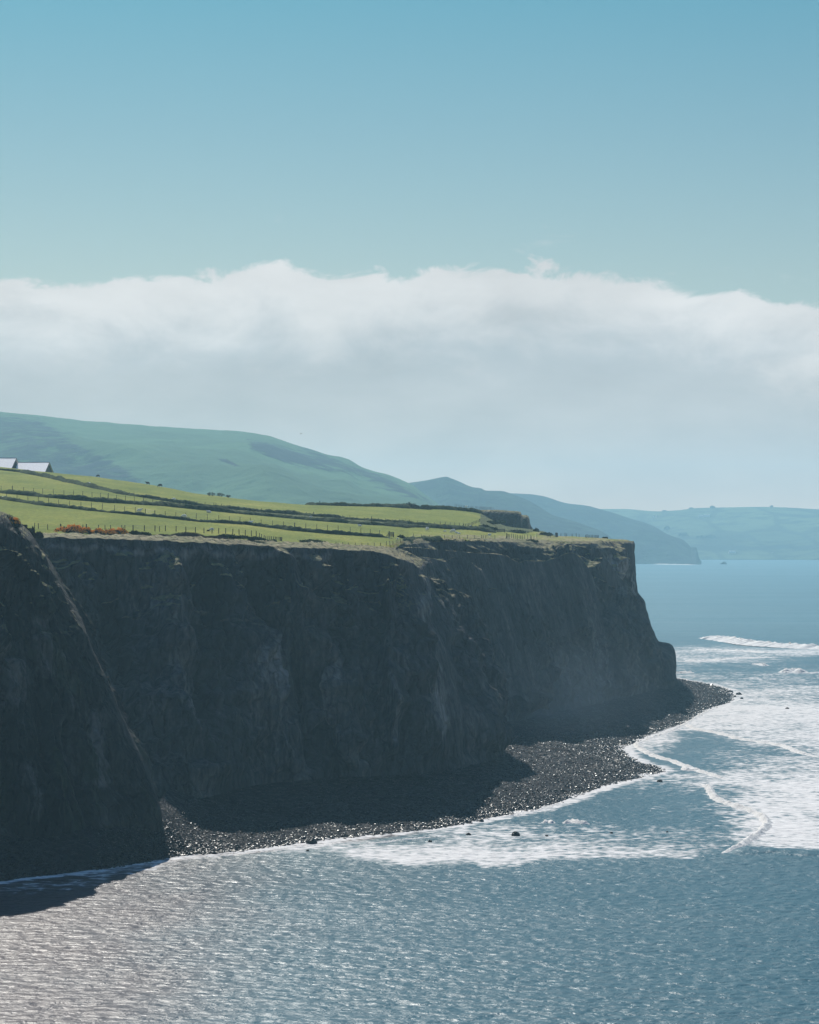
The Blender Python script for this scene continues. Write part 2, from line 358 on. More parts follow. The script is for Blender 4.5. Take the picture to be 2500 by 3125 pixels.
# ---------------------------------------------------------------- sea
WATER = [(-500,2740),(-200,2712),(0,2690),(150,2672),(300,2652),(450,2628),(555,2610),(700,2600),(900,2574),(1100,2552),(1300,2530),(1430,2510),(1509,2491),(1599,2478),(1717,2443),
         (1857,2394),(1950,2372),(2016,2352),(1990,2338),(1954,2331),(1905,2303),(1895,2285),(1926,2269),(2003,2234),(2086,2206),(2156,2164),(2232,2136),(2211,2102),(2150,2086),(2085,2076),(2040,2068),(1980,2060)]
FOOT = [(-500,2590),(-200,2572),(0,2553),(150,2541),(300,2531),(420,2518),(505,2498),(600,2423),(855,2368),(1000,2360),(1142,2352),(1240,2346),(1300,2342),(1360,2338),(1430,2328),
        (1490,2300),(1530,2275),(1545,2258),(1550,2245),(1556,2235),(1565,2222),(1578,2206),(1640,2190),(1720,2172),(1800,2155),(1891,2136),(1990,2112),(2040,2095),(2062,2080),(2066,2073),(2050,2068),(2000,2060)]
def seg_dist(PX, PY, pts):
    best = np.full(PX.shape, 1e9)
    for (ax, ay), (bx, by) in zip(pts[:-1], pts[1:]):
        vx, vy = bx-ax, by-ay; t = np.clip(((PX-ax)*vx+(PY-ay)*vy)/(vx*vx+vy*vy+1e-9), 0, 1)
        best = np.minimum(best, np.hypot(PX-ax-t*vx, PY-ay-t*vy))
    return best
WXY = [tuple(G(x, y)[:2]) for x, y in WATER]
xs = np.concatenate([np.arange(-900, -60, 24), np.arange(-60, 2560, 2.8), np.arange(2560, 3900, 24)])
ys = np.concatenate([np.arange(1683, 1760, 2.0), np.arange(1760, 3240, 1.45), np.arange(3240, 4400, 20)])
ys = np.concatenate([[1696.2], ys[ys > 1697]])
PXg, PYg = np.meshgrid(xs, ys, indexing='ij')
Yg = H*F/(PYg-YH); Xg = (PXg-CX)/F*Yg
shore = seg_dist(Xg, Yg, WXY)
LB = pchip([-900, 0, 400, 600, 900, 1212, 1474, 1717, 1996, 2183, 2260, 2500, 3900], [2740, 2745, 2690, 2632, 2612, 2642, 2652, 2641, 2627, 2614, 2594, 2604, 2630], PXg.ravel())[:, 0].reshape(PXg.shape)
BL = [(-200,2720,.42,200,40),(300,2690,.42,200,40),(600,2620,.75,200,30),(1000,2600,.70,200,30),(1300,2620,.85,250,30),(1600,2620,.82,250,28),(1900,2605,.76,250,28),(1250,2560,.34,120,18),(1500,2540,.66,160,26),
      (1750,2470,.30,180,50),(1750,2560,.52,250,25),(2050,2480,.40,180,60),(2000,2560,.50,250,30),(2050,2400,.56,120,25),(2150,2560,.45,120,30),(1980,2270,.80,60,20),(2150,2310,.22,200,35),
      (2350,2420,.80,150,60),(2420,2560,.84,150,60),(2400,2330,.66,150,25),(2300,2350,.60,100,20),(2450,2250,.70,120,30),(2200,2170,.80,120,25),(2400,2170,.78,120,35),(2300,2110,.62,150,22),
      (2150,2070,.55,100,14),(2350,2075,.46,200,16),(2450,2120,.58,100,20),(2250,2040,.36,200,12),(2150,2010,.62,120,9),(2400,2020,.34,150,10),(2300,1990,.66,200,9),(2330,1970,.50,200,6),(2300,1950,.12,250,12),(2200,1925,.02,300,12),(2200,1850,0,300,60)]
num = 0; den = 1e-9
for bx, by, d, rx, ry in BL:
    wgt = np.exp(-((PXg-bx)/rx)**2*0.7-((PYg-by)/ry)**2*0.7); num = num+wgt*d; den = den+wgt
foam = np.where(PYg < 1900, 0, num/den)
foam = foam + 0.16*fbm(Xg/26, Yg/34, 0.3, 3)
foam = foam*0.97-0.01
foam = foam-0.12*smooth(2330, 2200, PXg)*smooth(1500, 1600, PXg)*smooth(2380, 2420, PYg)*smooth(2600, 2560, PYg)
foam *= smooth(12, -26, PYg-LB-16*fbm(Xg/7, Yg/60, 4.0, 3)) * smooth(1925, 1960, PYg)
near = smooth(7.0, 0.5, shore+1.5*fbm(Xg/5, Yg/5, 2.0, 2))
foam = np.maximum(foam, near*np.where(PXg < 540, 0.8, 0.95))
silt = 0.85*smooth(1500, 100, PXg+0.25*(PYg-2700))*smooth(2500, 2640, PYg)
silt = np.maximum(silt, 0.9*smooth(9, 2, shore)*smooth(1500, 1100, PXg)*smooth(2450, 2540, PYg))
Zg = 0.10*fbm(Xg/2.4, Yg/1.8, 0, 3)*smooth(900, 500, Yg) + 0.05*fbm(Xg/17, Yg/8, 5, 2)*smooth(1500, 700, Yg)
Zg += (0.42*np.sin((Yg+Xg*0.35)/34+1.5*fbm(Xg/150, Yg/220, 2, 2)))*smooth(1150, 1400, Yg)*smooth(3200, 1800, Yg)
ridge = np.exp(-((PYg-(LB+4))/9.0)**2)*smooth(2200, 2290, PXg)
Zg += 0.55*ridge
Zg = Zg*(1-0.7*smooth(5, 0, shore))
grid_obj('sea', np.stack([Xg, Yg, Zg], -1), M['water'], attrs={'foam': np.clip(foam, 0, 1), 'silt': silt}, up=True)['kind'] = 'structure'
sb = mesh_np('seabed', [(-4500, -200, -8), (4500, -200, -8), (4500, 9700, -8), (-4500, 9700, -8)], [[0, 1, 2, 3]], M['beach']); sb['kind'] = 'structure'

def wave(pts, h, wd, thick=1.0, amp=0.22, step=0.2):
    """a broken crest rolling along a line of sea points"""
    p = np.array([G(x, y) for x, y in pts]); s = chord(p); nn = max(12, int(s[-1]/step)); nn = min(nn, 900)
    sn = np.linspace(0, s[-1], nn); c = catmull(s, p, sn); c[:, 0] += 0.35*fbm(sn/5, 1.3, h, 3); c[:, 1] += 0.5*fbm(sn/7, 7.3, h, 3)
    tg = np.gradient(c, axis=0); tg /= np.linalg.norm(tg, axis=1, keepdims=True); nr = np.stack([-tg[:, 1], tg[:, 0], 0*tg[:, 0]], 1)
    a = np.linspace(-1, 1, 15)
    taper = np.minimum(smooth(0, 0.10, sn/s[-1]), smooth(1, 0.88, sn/s[-1]))*(0.75+0.5*np.clip(fbm(sn/5, 3.1, 1, 2)+0.3, -.4, .7))
    prof = np.where(a < 0, (1-np.abs(a)**1.4), (1-a)**1.2)
    W = c[:, None, :]+nr[:, None, :]*(a*wd)[None, :, None]*(0.5+0.5*taper)[:, None, None]
    z = h*taper[:, None]*prof[None, :]*(1+0.15*fbm(W[..., 0]/1.6, W[..., 1]/1.6, 1, 2))
    jit = amp*np.stack([fbm(W[..., 0]/0.6, W[..., 1]/0.9, k*5+2, 3) for k in range(3)], -1)*(1-np.abs(a))[None, :, None]
    V = W+jit; V[..., 2] += z-0.12
    o = grid_obj('breaking_wave', V, M['foam'], up=True); o['kind'] = 'structure'; return o
wave([(2183,2613),(2253,2584),(2300,2556),(2330,2530),(2340,2510),(2320,2490),(2295,2477),(2240,2460),(2197,2445),(2175,2425),(2156,2401),(2128,2387)], 0.8, 1.15, amp=0.16)
wave([(2230,2382),(2197,2373),(2150,2358),(2107,2345),(2051,2324),(2010,2312),(1989,2303),(1960,2288),(1946,2272),(1965,2258)], 0.6, 1.4, amp=0.2)
wave([(2150,2352),(2120,2352),(2085,2342)], 0.6, 1.3)
wave([(2086,2208),(2135,2227),(2204,2241),(2274,2258),(2330,2266),(2385,2276),(2441,2296),(2520,2316)], 0.6, 1.5, amp=0.2)
wave([(2130,1948),(2180,1951),(2240,1957),(2330,1969),(2420,1975),(2560,1982)], 1.9, 8.0, amp=1.0, step=0.8)
wave([(2090,1986),(2200,1986),(2290,1990),(2350,1995)], 0.7, 5.0, amp=0.6, step=0.8)
wave([(2060,2019),(2140,2018),(2210,2012),(2380,2006)], 0.6, 3.5, amp=0.6, step=0.8)
wave([(2298,2027),(2318,2028),(2336,2032)], 0.8, 2.5, amp=0.5)
wave([(2396,2054),(2412,2050),(2428,2049),(2448,2055)], 1.5, 3.5, amp=0.5)
wave([(2445,2055),(2480,2054),(2540,2052)], 0.5, 2.0, amp=0.3)
wave([(2050,2056),(2090,2054),(2112,2053)], 0.8, 3.0, amp=0.6)
wave([(1660,2512),(1676,2508),(1692,2513)], 0.6, 0.9, amp=0.25)
wave([(1728,2514),(1745,2508),(1768,2512),(1800,2516)], 0.7, 1.2, amp=0.25)
wave([(1510,2495),(1550,2492),(1600,2483),(1680,2462),(1722,2448)], 0.35, 1.1, amp=0.25)
wave([(1940,2272),(1990,2252),(2060,2226),(2086,2213),(2150,2176),(2190,2160)], 0.35, 1.3, amp=0.3)
wave([(556,2618),(700,2609),(900,2586),(1060,2570)], 0.25, 1.0, amp=0.2)
wave([(1090,2580),(1200,2566),(1300,2556),(1400,2552)], 0.25, 0.8, amp=0.2)
wave([(2000,1722),(2120,1724)], 1.0, 12, amp=2, step=6)

# ---------------------------------------------------------------- beach
def dens(pts, per):
    p = np.array(pts, float); out = []
    for i in range(len(p)-1):
        for k in range(per): out.append(p[i]+(p[i+1]-p[i])*k/per)
    out.append(p[-1]); return np.array(out)
Wp = np.array([G(x, y, 0) for x, y in WATER]); Fp = np.array([G(x, y, 5) for x, y in FOOT])
ii = np.arange(len(Wp)); tt = np.linspace(0, len(Wp)-1, 1100)
Wp = pchip(ii, Wp, tt); Fp = pchip(ii, Fp, tt)
vv = np.concatenate([np.linspace(-0.35, 0, 12)[:-1], np.linspace(0, 1, 120), np.linspace(1, 1.5, 14)[1:]])
Bg = Wp[:, None, :]+(Fp-Wp)[:, None, :]*vv[None, :, None]
Bg[..., 2] = np.where(vv < 0, vv*7, np.where(vv < 1, 5.0*(0.75*vv+0.25*vv**2), 5+(vv-1)*4))[None, :]
nz_ = 0.45*fbm(Bg[..., 0]/9, Bg[..., 1]/12, 1, 4)+0.22*fbm(Bg[..., 0]/1.2, Bg[..., 1]/1.2, 9, 3)
Bg[..., 2] += nz_*smooth(-0.1, 0.12, vv)[None, :]
grid_obj('shingle_beach', Bg, M['beach'], up=True)['kind'] = 'structure'

ICO = bmesh.new(); bmesh.ops.create_icosphere(ICO, subdivisions=1, radius=1.0)
IV = np.array([v.co[:] for v in ICO.verts]); IF = np.array([[v.index for v in f.verts] for f in ICO.faces]); ICO.free()
def stones(name, pos, size, m, flat=0.6):
    k = len(pos); D = 1+0.28*RNG.standard_normal((k, len(IV), 1)); V = IV[None]*D
    sc_ = size[:, None, None]*np.stack([1+0.4*RNG.random(k), 1+0.4*RNG.random(k), flat*(0.7+0.6*RNG.random(k))], -1)[:, None, :]
    a = RNG.random(k)*6.283; V = V*sc_; ca, sa = np.cos(a)[:, None], np.sin(a)[:, None]
    X = V[..., 0]*ca-V[..., 1]*sa; Y = V[..., 0]*sa+V[..., 1]*ca
    V = np.stack([X, Y, V[..., 2]], -1)+pos[:, None, :]
    Q = (IF[None]+(np.arange(k)*len(IV))[:, None, None]).reshape(-1, 3)
    return mesh_np(name, V, Q, m, smooth_=False)
k = 42000
ui = RNG.integers(140, 1040, k); vr = RNG.random(k)**1.7
vi = np.clip((11+vr*119).astype(int), 11, 130)
pos = Bg[ui, vi]+np.stack([RNG.normal(0, .5, k), RNG.normal(0, .8, k), RNG.normal(0, .03, k)], -1)
size = 0.07+0.15*RNG.random(k)**3+0.20*(1-vr)**4*RNG.random(k)**3
o = stones('shingle', pos, size, M['stone']); props(o, 'soaked black stones strewn along the foot of the dark cliffs', 'stones', kind='stuff')

def boulder(x, y, wpx, hpx, label, base=0.0):
    c = G(x, y, base); s = c[1]/F; bm = bmesh.new(); bmesh.ops.create_icosphere(bm, subdivisions=3, radius=1)
    sd_ = random.random()*50
    for v in bm.verts:
        q = v.co; d = 1+0.30*float(perlin(q.x*1.3+sd_, q.y*1.3, q.z*1.3))+0.16*float(perlin(q.x*3.1+sd_, q.y*3.1, q.z*3.1))
        v.co = Vector((q.x*d*wpx*s/2, q.y*d*wpx*s*0.45, q.z*d*hpx*s*0.95))
    me = bpy.data.meshes.new('boulder'); bm.to_mesh(me); bm.free()
    o = link('boulder', me, M['boulder']); o.location = (c[0], c[1], base+0.05)
    props(o, label, 'rock', 'boulders standing in the shallow surf'); return o
for a in [(1574,2551,26,13,'largest pointed black rock awash in the foam below the main beach'),(1430,2549,16,7,'low dark rock in shallow brown water near the foamy beach bend'),
          (1313,2570,12,6,'small dark rock in the brown shallows, nearest of them to the left'),(2013,2386,17,7,'flat dark rock just off the pointed tip of the shingle spit'),
          (952,2575,34,17,'big rounded black boulder on the water edge of the near beach'),(939,2598,9,5,'small lone rock in the foam in front of the big shore boulder'),
          (1866,2543,9,4,'tiny dark rock awash left of the mid bay foam'),(2037,2540,7,3,'tiny rock breaking the surface inside the curling breaker'),
          (2229,2112,16,6,'dark rock just past the far beach point'),(2256,2120,18,7,'pair-like low rock in white water beyond the far beach point'),
          (2264,2133,9,5,'small rock seaward of the far beach point, lower one'),(2243,2127,9,5,'small round rock close beside the far beach point'),(1669,2552,10,4,'low dark stone lying in lacy foam right of the pointed rock'),
          (2403,2163,12,4,'lone dark rock far right in the wide white surf'),(1509,2488,16,9,'squat dark rock at the water edge where the shingle bends'),(1470,2508,14,7,'black stone on the shingle edge beside the brown pool')]:
    boulder(*a)

# ---------------------------------------------------------------- cliffs (lofted between measured vertical sections, then weathered)
def feat(px, py, feats):
    d = 0
    for pl, w_, a in feats: d = d+a*np.exp(-(seg_dist(px, py, pl)/w_)**2)
    return d
def sheet(name, stations, ns, nt, mt, amp=1.0, ribs=1.0, rib_w=11.0, seed=0, cap=3, edge_amp=1.0, pins=(), feats=(), pale=(), slump=1.0):
    """stations: (body points foot..top, cap points) as (x, y, Y)"""
    rows = []
    for body, cp in stations:
        b = np.array([P(*q) for q in body]); s = chord(b); bb = pchip(s/s[-1], b, np.linspace(0, 1, nt))
        cpts = np.array([bb[-1]]+[P(*q) for q in cp]); cs = chord(cpts); cc = catmull(cs/cs[-1], cpts, np.linspace(0, 1, cap*8+1))[1:] if len(cpts) > 2 else cpts[0]+(cpts[1]-cpts[0])*np.linspace(0, 1, cap*8+1)[1:, None]
        rows.append(np.vstack([bb, cc]))
    S = np.array(rows); mid = S[:, nt//2]; s = chord(mid); m = S.shape[1]
    sn = np.linspace(0, s[-1], ns)
    Gd = pchip(s, S.reshape(len(S), -1), sn).reshape(ns, m, 3)
    N = oriented(Gd); X, Y, Z = Gd[..., 0], Gd[..., 1], Gd[..., 2]
    v = np.linspace(0, m/nt, m)[None, :]
    face = smooth(0.0, 0.10, v)*smooth(1.02, 0.93, v)
    sp = sn[:, None]+2.5*fbm(X/20, Z/14, seed+3, 2)+0*v
    damp = np.ones((ns, 1))
    for k_, w_ in pins: damp = damp*(1-0.85*np.exp(-((sn[:, None]-s[k_])/w_)**2))
    px = CX+F*X/Y; py = YH-(Z-H)*F/Y
    rb = ridged(sp/rib_w, Z/70, seed, 4)-0.17
    bigr = fbm(sp/32, Z/60, seed+8, 3)
    d = ribs*(3.2*rb+3.2*bigr+2.2*ridged(sp/(rib_w*0.45)+0.5, Z/35, seed+20, 3))*face*(0.35+0.65*smooth(0.97, 0.75, v))*damp
    wx = px+16*fbm(X/6, Y/6, Z/8+seed, 3); wy = py+14*fbm(X/6, Y/6, Z/8+seed+9, 3)
    q_ = sp+0.62*Z+3.0*fbm(X/9, Y/9, Z/12+seed+31, 3)
    slant = ridged(q_/13.0, 0.4, seed+41, 3)-0.17; slant2 = ridged((sp-0.25*Z)/7.5+0.8*fbm(X/8, Y/8, Z/9+seed, 2), 1.4, seed+47, 3)-0.17
    slantw = (slant+0.25)*3
    d = d+1.5*feat(wx, wy, feats)*face
    lump = fbm(X/11, Y/11, Z/13+seed+51, 4)
    stepy = fbm(X/30, Y/30, Z/4.5+seed+61, 3)
    d = d+ribs*slump*(3.0*slant*smooth(0.3, 0.7, v)+2.0*slant2+3.4*lump+0.9*stepy)*face*smooth(1.02, 0.90, v)*(0.25+0.75*damp)
    pl_ = np.clip(feat(wx, wy, pale), 0, 1)+0*d
    gully_shade_ = np.clip(feat(wx, wy, [(q[0], q[1]*1.15, -q[2]/2.4) for q in feats if q[2] < 0])-0.7*np.clip(slantw, 0, 1), 0, 1)*face+0*d  # mask of the sunken gullies, where shade is painted into the colour
    d = d+(0.20+0.80*damp)*amp*(0.6*fbm(X/5, Y/5, Z/7+seed, 4)+0.12*ridged(X/2.6, Y/2.6, Z/1.9+seed, 3)+0.16*ridged(X/1.7, Y/1.7, Z/7+seed, 3))*(0.25+0.75*face)
    d = d*(0.2+0.8*damp)
    d = d+amp*0.07*fbm(Z/0.9+0.1*X, Y/30, seed+2, 3)*face
    Gd = Gd+N*d[..., None]
    capm = smooth(0.97, 1.03, v); Gd[..., 2] += edge_amp*capm*(0.55*fbm(Gd[..., 0]/2.6, Gd[..., 1]/2.6, seed, 4)+0.3)
    o = grid_obj(name, Gd, mt, attrs={'pale': pl_, 'gully_shade': gully_shade_}); o['kind'] = 'structure'; return o, Gd
A = [([(-500,2700,418),(-500,2300,425),(-500,1900,435),(-480,1520,446)], [(-460,1500,456),(-440,1490,490)]),
     ([(-150,2575,436),(-150,2350,440),(-150,1950,445),(-150,1560,450)], [(-140,1545,458),(-120,1545,495)]),
     ([(0,2565,441),(0,2350,443),(-5,2000,446),(-10,1600,456)], [(0,1580,462),(20,1580,495)]),
     ([(180,2556,447),(150,2400,449),(100,2100,453),(60,1850,456),(30,1620,464)], [(40,1600,470),(50,1600,497)]),
     ([(370,2548,455),(335,2400,457),(260,2150,460),(160,1870,463),(90,1650,470)], [(85,1632,474),(80,1630,500)]),
     ([(498,2530,463),(492,2480,463),(472,2420,464),(425,2300,466),(372,2180,468),(330,2075,470),(296,2005,472),(248,1890,475),(196,1800,478),(160,1725,481),(122,1668,484),(104,1640,486)], [(98,1630,489),(90,1628,505)]),
     ([(420,2540,478),(390,2400,482),(330,2150,490),(200,1900,494),(100,1660,500)], [(90,1640,504),(80,1640,512)]),
     ([(380,2560,520),(300,2300,520),(200,2000,520),(60,1660,522)], [(50,1640,524),(40,1640,530)])]
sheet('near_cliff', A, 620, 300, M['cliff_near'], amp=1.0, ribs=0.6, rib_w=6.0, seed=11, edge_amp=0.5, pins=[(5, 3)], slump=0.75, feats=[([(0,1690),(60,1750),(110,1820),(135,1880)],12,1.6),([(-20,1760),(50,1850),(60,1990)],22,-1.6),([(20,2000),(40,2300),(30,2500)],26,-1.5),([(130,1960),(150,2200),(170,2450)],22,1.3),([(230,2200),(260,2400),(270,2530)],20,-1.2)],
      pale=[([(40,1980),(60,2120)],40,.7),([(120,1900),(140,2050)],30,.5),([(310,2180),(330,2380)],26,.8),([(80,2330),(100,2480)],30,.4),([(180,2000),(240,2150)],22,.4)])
B = [([(-300,2470,498),(-300,2250,505),(-300,2000,512),(-300,1790,520),(-300,1636,524)], [(-300,1632,529),(-300,1640,556)]),
     ([(150,2470,500),(150,2250,509),(150,2000,518),(150,1790,526),(150,1643,529)], [(150,1638,534),(150,1644,564)]),
     ([(400,2468,503),(400,2250,512),(400,2000,524),(400,1790,534),(400,1649,538)], [(400,1643,543),(400,1647,572)]),
     ([(620,2435,512),(610,2250,521),(605,2000,532),(600,1790,541),(603,1658,546)], [(603,1650,552),(603,1652,576)]),
     ([(740,2405,530),(735,2220,535),(728,1980,543),(722,1790,550),(722,1665,554)], [(722,1656,560),(722,1658,579)]),
     ([(855,2388,545),(855,2200,549),(850,1970,555),(850,1780,560),(850,1672,563)], [(850,1662,570),(850,1664,590)]),
     ([(940,2380,546),(936,2200,549),(930,1960,555),(925,1780,560),(925,1675,563)], [(925,1665,570),(925,1667,592)]),
     ([(1030,2372,553),(1025,2200,556),(1015,1960,561),(1010,1780,566),(1010,1678,569)], [(1010,1668,577),(1010,1669,600)]),
     ([(1095,2370,550),(1095,2200,553),(1090,1960,558),(1082,1800,562),(1080,1683,567)], [(1082,1674,577),(1085,1673,612)]),
     ([(1160,2368,558),(1160,2200,560),(1155,1960,566),(1150,1800,571),(1150,1686,577)], [(1155,1678,586),(1165,1676,622)]),
     ([(1240,2364,560),(1240,2200,562),(1230,1960,566),(1215,1800,571),(1200,1703,577)], [(1205,1690,592),(1210,1684,636)]),
     ([(1330,2360,573),(1325,2200,575),(1300,1980,580),(1275,1830,587),(1258,1722,592)], [(1240,1700,604),(1235,1690,645)]),
     ([(1430,2352,583),(1425,2230,585),(1385,2050,590),(1330,1900,595),(1294,1752,606)], [(1285,1738,611),(1270,1735,655)]),
     ([(1490,2330,600),(1505,2290,604),(1552,2225,610),(1546,2170,614),(1522,2100,617),(1496,2000,621),(1452,1905,624),(1414,1849,626),(1345,1800,625),(1302,1757,622)], [(1296,1750,630),(1285,1750,660)]),
     ([(1470,2260,650),(1460,2150,650),(1400,1980,655),(1350,1850,655),(1290,1765,655)], [(1285,1760,660),(1275,1765,690)]),
     ([(1440,2220,720),(1420,2100,720),(1360,1950,720),(1300,1850,715),(1260,1780,700)], [(1255,1775,705),(1250,1780,720)])]
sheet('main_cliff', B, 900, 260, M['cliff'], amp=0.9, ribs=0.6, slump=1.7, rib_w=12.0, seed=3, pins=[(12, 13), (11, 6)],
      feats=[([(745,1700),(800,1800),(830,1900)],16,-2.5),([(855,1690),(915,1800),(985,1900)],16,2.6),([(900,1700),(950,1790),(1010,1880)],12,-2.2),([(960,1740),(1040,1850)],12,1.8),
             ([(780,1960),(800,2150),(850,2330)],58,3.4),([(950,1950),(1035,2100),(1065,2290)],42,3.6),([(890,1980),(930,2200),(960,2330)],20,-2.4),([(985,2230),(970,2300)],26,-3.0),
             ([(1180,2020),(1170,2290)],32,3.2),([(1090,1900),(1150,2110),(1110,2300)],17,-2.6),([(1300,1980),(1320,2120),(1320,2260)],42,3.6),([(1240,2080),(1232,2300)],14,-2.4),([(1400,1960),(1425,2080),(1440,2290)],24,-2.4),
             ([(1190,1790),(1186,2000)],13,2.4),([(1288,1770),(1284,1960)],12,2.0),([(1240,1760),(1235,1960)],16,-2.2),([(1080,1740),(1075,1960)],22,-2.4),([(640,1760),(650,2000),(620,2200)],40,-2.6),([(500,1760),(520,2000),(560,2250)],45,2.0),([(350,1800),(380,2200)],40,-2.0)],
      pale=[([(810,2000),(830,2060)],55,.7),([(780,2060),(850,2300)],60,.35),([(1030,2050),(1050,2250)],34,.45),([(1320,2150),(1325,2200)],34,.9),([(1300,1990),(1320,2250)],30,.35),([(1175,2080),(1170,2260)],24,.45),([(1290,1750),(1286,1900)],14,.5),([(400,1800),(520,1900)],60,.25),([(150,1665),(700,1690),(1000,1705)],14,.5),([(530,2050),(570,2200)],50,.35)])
Cc = [([(1430,2235,708),(1400,2100,712),(1350,1950,716),(1290,1800,712),(1215,1668,668)], [(1214,1662,672),(1210,1662,690)]),
      ([(1545,2222,716),(1520,2100,718),(1470,1960,720),(1400,1830,718),(1340,1740,712),(1290,1660,702)], [(1290,1650,708),(1285,1650,730)]),
      ([(1640,2202,738),(1610,2060,744),(1560,1900,750),(1500,1780,752),(1430,1700,756),(1400,1654,750)], [(1398,1648,756),(1395,1648,775)]),
      ([(1740,2178,770),(1715,2030,776),(1680,1880,782),(1640,1780,784),(1610,1710,790),(1560,1655,790)], [(1560,1650,796),(1560,1651,815)]),
      ([(1820,2162,795),(1805,2000,802),(1785,1870,808),(1765,1770,812),(1745,1700,818),(1700,1660,828)], [(1700,1655,834),(1700,1656,852)]),
      ([(1900,2146,826),(1890,2000,834),(1870,1880,842),(1845,1780,848),(1800,1700,856),(1765,1661,850)], [(1764,1657,856),(1764,1657,874)]),
      ([(1990,2122,864),(1980,2000,870),(1955,1890,876),(1925,1790,882),(1895,1700,886),(1860,1660,890)], [(1860,1655,893),(1860,1655,905)]),
      ([(2060,2092,905),(2050,2020,908),(2010,1975,910),(1975,1900,912),(1945,1830,914),(1925,1740,916),(1918,1660,918)], [(1915,1656,920),(1910,1656,928)]),
      ([(2066,2076,930),(2058,2050,931),(2062,2012,932),(2049,1968,933),(2008,1958,934),(1998,1940,935),(1974,1880,936),(1968,1842,937),(1944,1800,938),(1938,1730,939),(1937,1662,940)], [(1934,1656,942),(1925,1656,946)]),
      ([(2010,2074,960),(2000,2040,960),(1985,2000,960),(1960,1960,960),(1915,1860,960),(1880,1740,960),(1875,1662,960)], [(1873,1657,960),(1870,1657,960)]),
      ([(1880,2064,1000),(1870,1960,1000),(1850,1860,1000),(1830,1760,1000),(1820,1664,1000)], [(1815,1660,1000),(1805,1660,1000)]),
      ([(1600,2056,1040),(1600,1960,1040),(1600,1860,1040),(1600,1760,1040),(1600,1664,1040)], [(1600,1660,1040),(1600,1660,1038)])]
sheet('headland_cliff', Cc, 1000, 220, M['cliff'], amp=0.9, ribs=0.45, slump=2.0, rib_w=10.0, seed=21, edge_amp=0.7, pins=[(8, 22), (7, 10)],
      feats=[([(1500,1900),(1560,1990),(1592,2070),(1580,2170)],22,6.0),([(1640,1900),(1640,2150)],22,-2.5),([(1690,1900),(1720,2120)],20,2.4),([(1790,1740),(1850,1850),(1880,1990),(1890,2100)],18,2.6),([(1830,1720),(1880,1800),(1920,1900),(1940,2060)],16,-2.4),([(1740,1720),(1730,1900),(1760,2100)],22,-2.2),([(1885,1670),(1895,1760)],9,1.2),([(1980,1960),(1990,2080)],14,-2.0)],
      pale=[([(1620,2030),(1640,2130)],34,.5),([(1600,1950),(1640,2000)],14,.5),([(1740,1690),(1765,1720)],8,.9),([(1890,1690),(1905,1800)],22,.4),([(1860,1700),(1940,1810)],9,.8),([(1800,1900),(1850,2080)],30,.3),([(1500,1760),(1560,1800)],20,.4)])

def spur(crest, front=(0.25, -0.5, -1.0), fl=25, back=(0.1, 1.0, -0.55), bl=14, seed=0, ns=220, mt=None, amp=0.8):
    """a sharp eroded rib: crest line, steep face to the front, gentler slope behind"""
    p = np.array([P(*q) for q in crest]); s = chord(p); sn = np.linspace(0, s[-1], ns); c = catmull(s, p, sn)
    e = np.minimum(smooth(0, 0.12, sn/s[-1]), smooth(1, 0.9, sn/s[-1]))[:, None]
    c[:, 2:] -= (1-e)*1.2
    tf = np.linspace(1, 0, 60)[:-1]; tb = np.linspace(0, 1, 26)
    f_ = c[:, None]+np.array(front)[None, None]*(tf**1.15*fl)[None, :, None]*(0.6+0.4*e[:, None])
    b_ = c[:, None]+np.array(back)[None, None]*(tb*bl)[None, :, None]
    Gd = np.concatenate([f_, b_], 1); X, Y, Z = Gd[..., 0], Gd[..., 1], Gd[..., 2]
    N = oriented(Gd, True)
    t = np.concatenate([tf, tb*0.4])[None, :]
    d = amp*(0.9*fbm(X/4.5, Y/4.5, Z/8+seed, 4)*(0.3+t)+0.25*ridged(X/1.5, Y/1.5, Z/4+seed, 3)*(0.35+t))*smooth(0.0, 0.25, t+0.08)+1.3*amp*ridged(sn[:, None]/6+0*t, Z/40, seed, 3)*smooth(0.05, 0.5, t)
    Gd = Gd+N*d[..., None]
    o = grid_obj('cliff_spur', Gd, mt or M['cliff'], up=True); o['kind'] = 'structure'
# slumped terrace with dead grass below the far field
spur([(1195,1674,650),(1260,1671,668),(1340,1678,690),(1430,1686,712),(1520,1692,734),(1582,1701,748)], (0.15, -0.35, -1.0), 12, (0.0, 1.0, -0.02), 9, seed=1, ns=320, amp=0.5)
# rounded hummocks under it
spur([(1290,1762,667),(1312,1735,675),(1345,1722,683),(1392,1700,691),(1430,1712,697),(1462,1738,701),(1490,1775,705)], (0.15, -0.3, -1.0), 15, (0.1, 1.0, -0.1), 14, seed=2)
spur([(1250,1700,661),(1300,1702,673),(1350,1712,683),(1400,1735,693)], (0.2, -0.4, -0.7), 10, (0.1, 1.0, -0.03), 10, seed=4)
spur([(1422,1865,695),(1455,1845,705),(1492,1800,713),(1512,1796,717),(1545,1818,721),(1580,1843,731),(1632,1852,741)], (0.2, -0.25, -1.0), 26, (0.35, 1.0, -0.35), 20, seed=5)
spur([(1560,1830,725),(1578,1795,730),(1590,1770,733),(1612,1790,738),(1640,1820,745)], (0.2, -0.3, -1.0), 13, (0.35, 1.0, -0.6), 10, seed=6, amp=0.6)
spur([(1570,1708,752),(1620,1711,762),(1665,1711,774),(1702,1700,784),(1738,1687,792),(1756,1690,796),(1782,1715,802),(1815,1765,810)], (0.2, -0.3, -1.0), 20, (0.35, 1.0, -0.6), 12, seed=7, ns=320, amp=0.6)
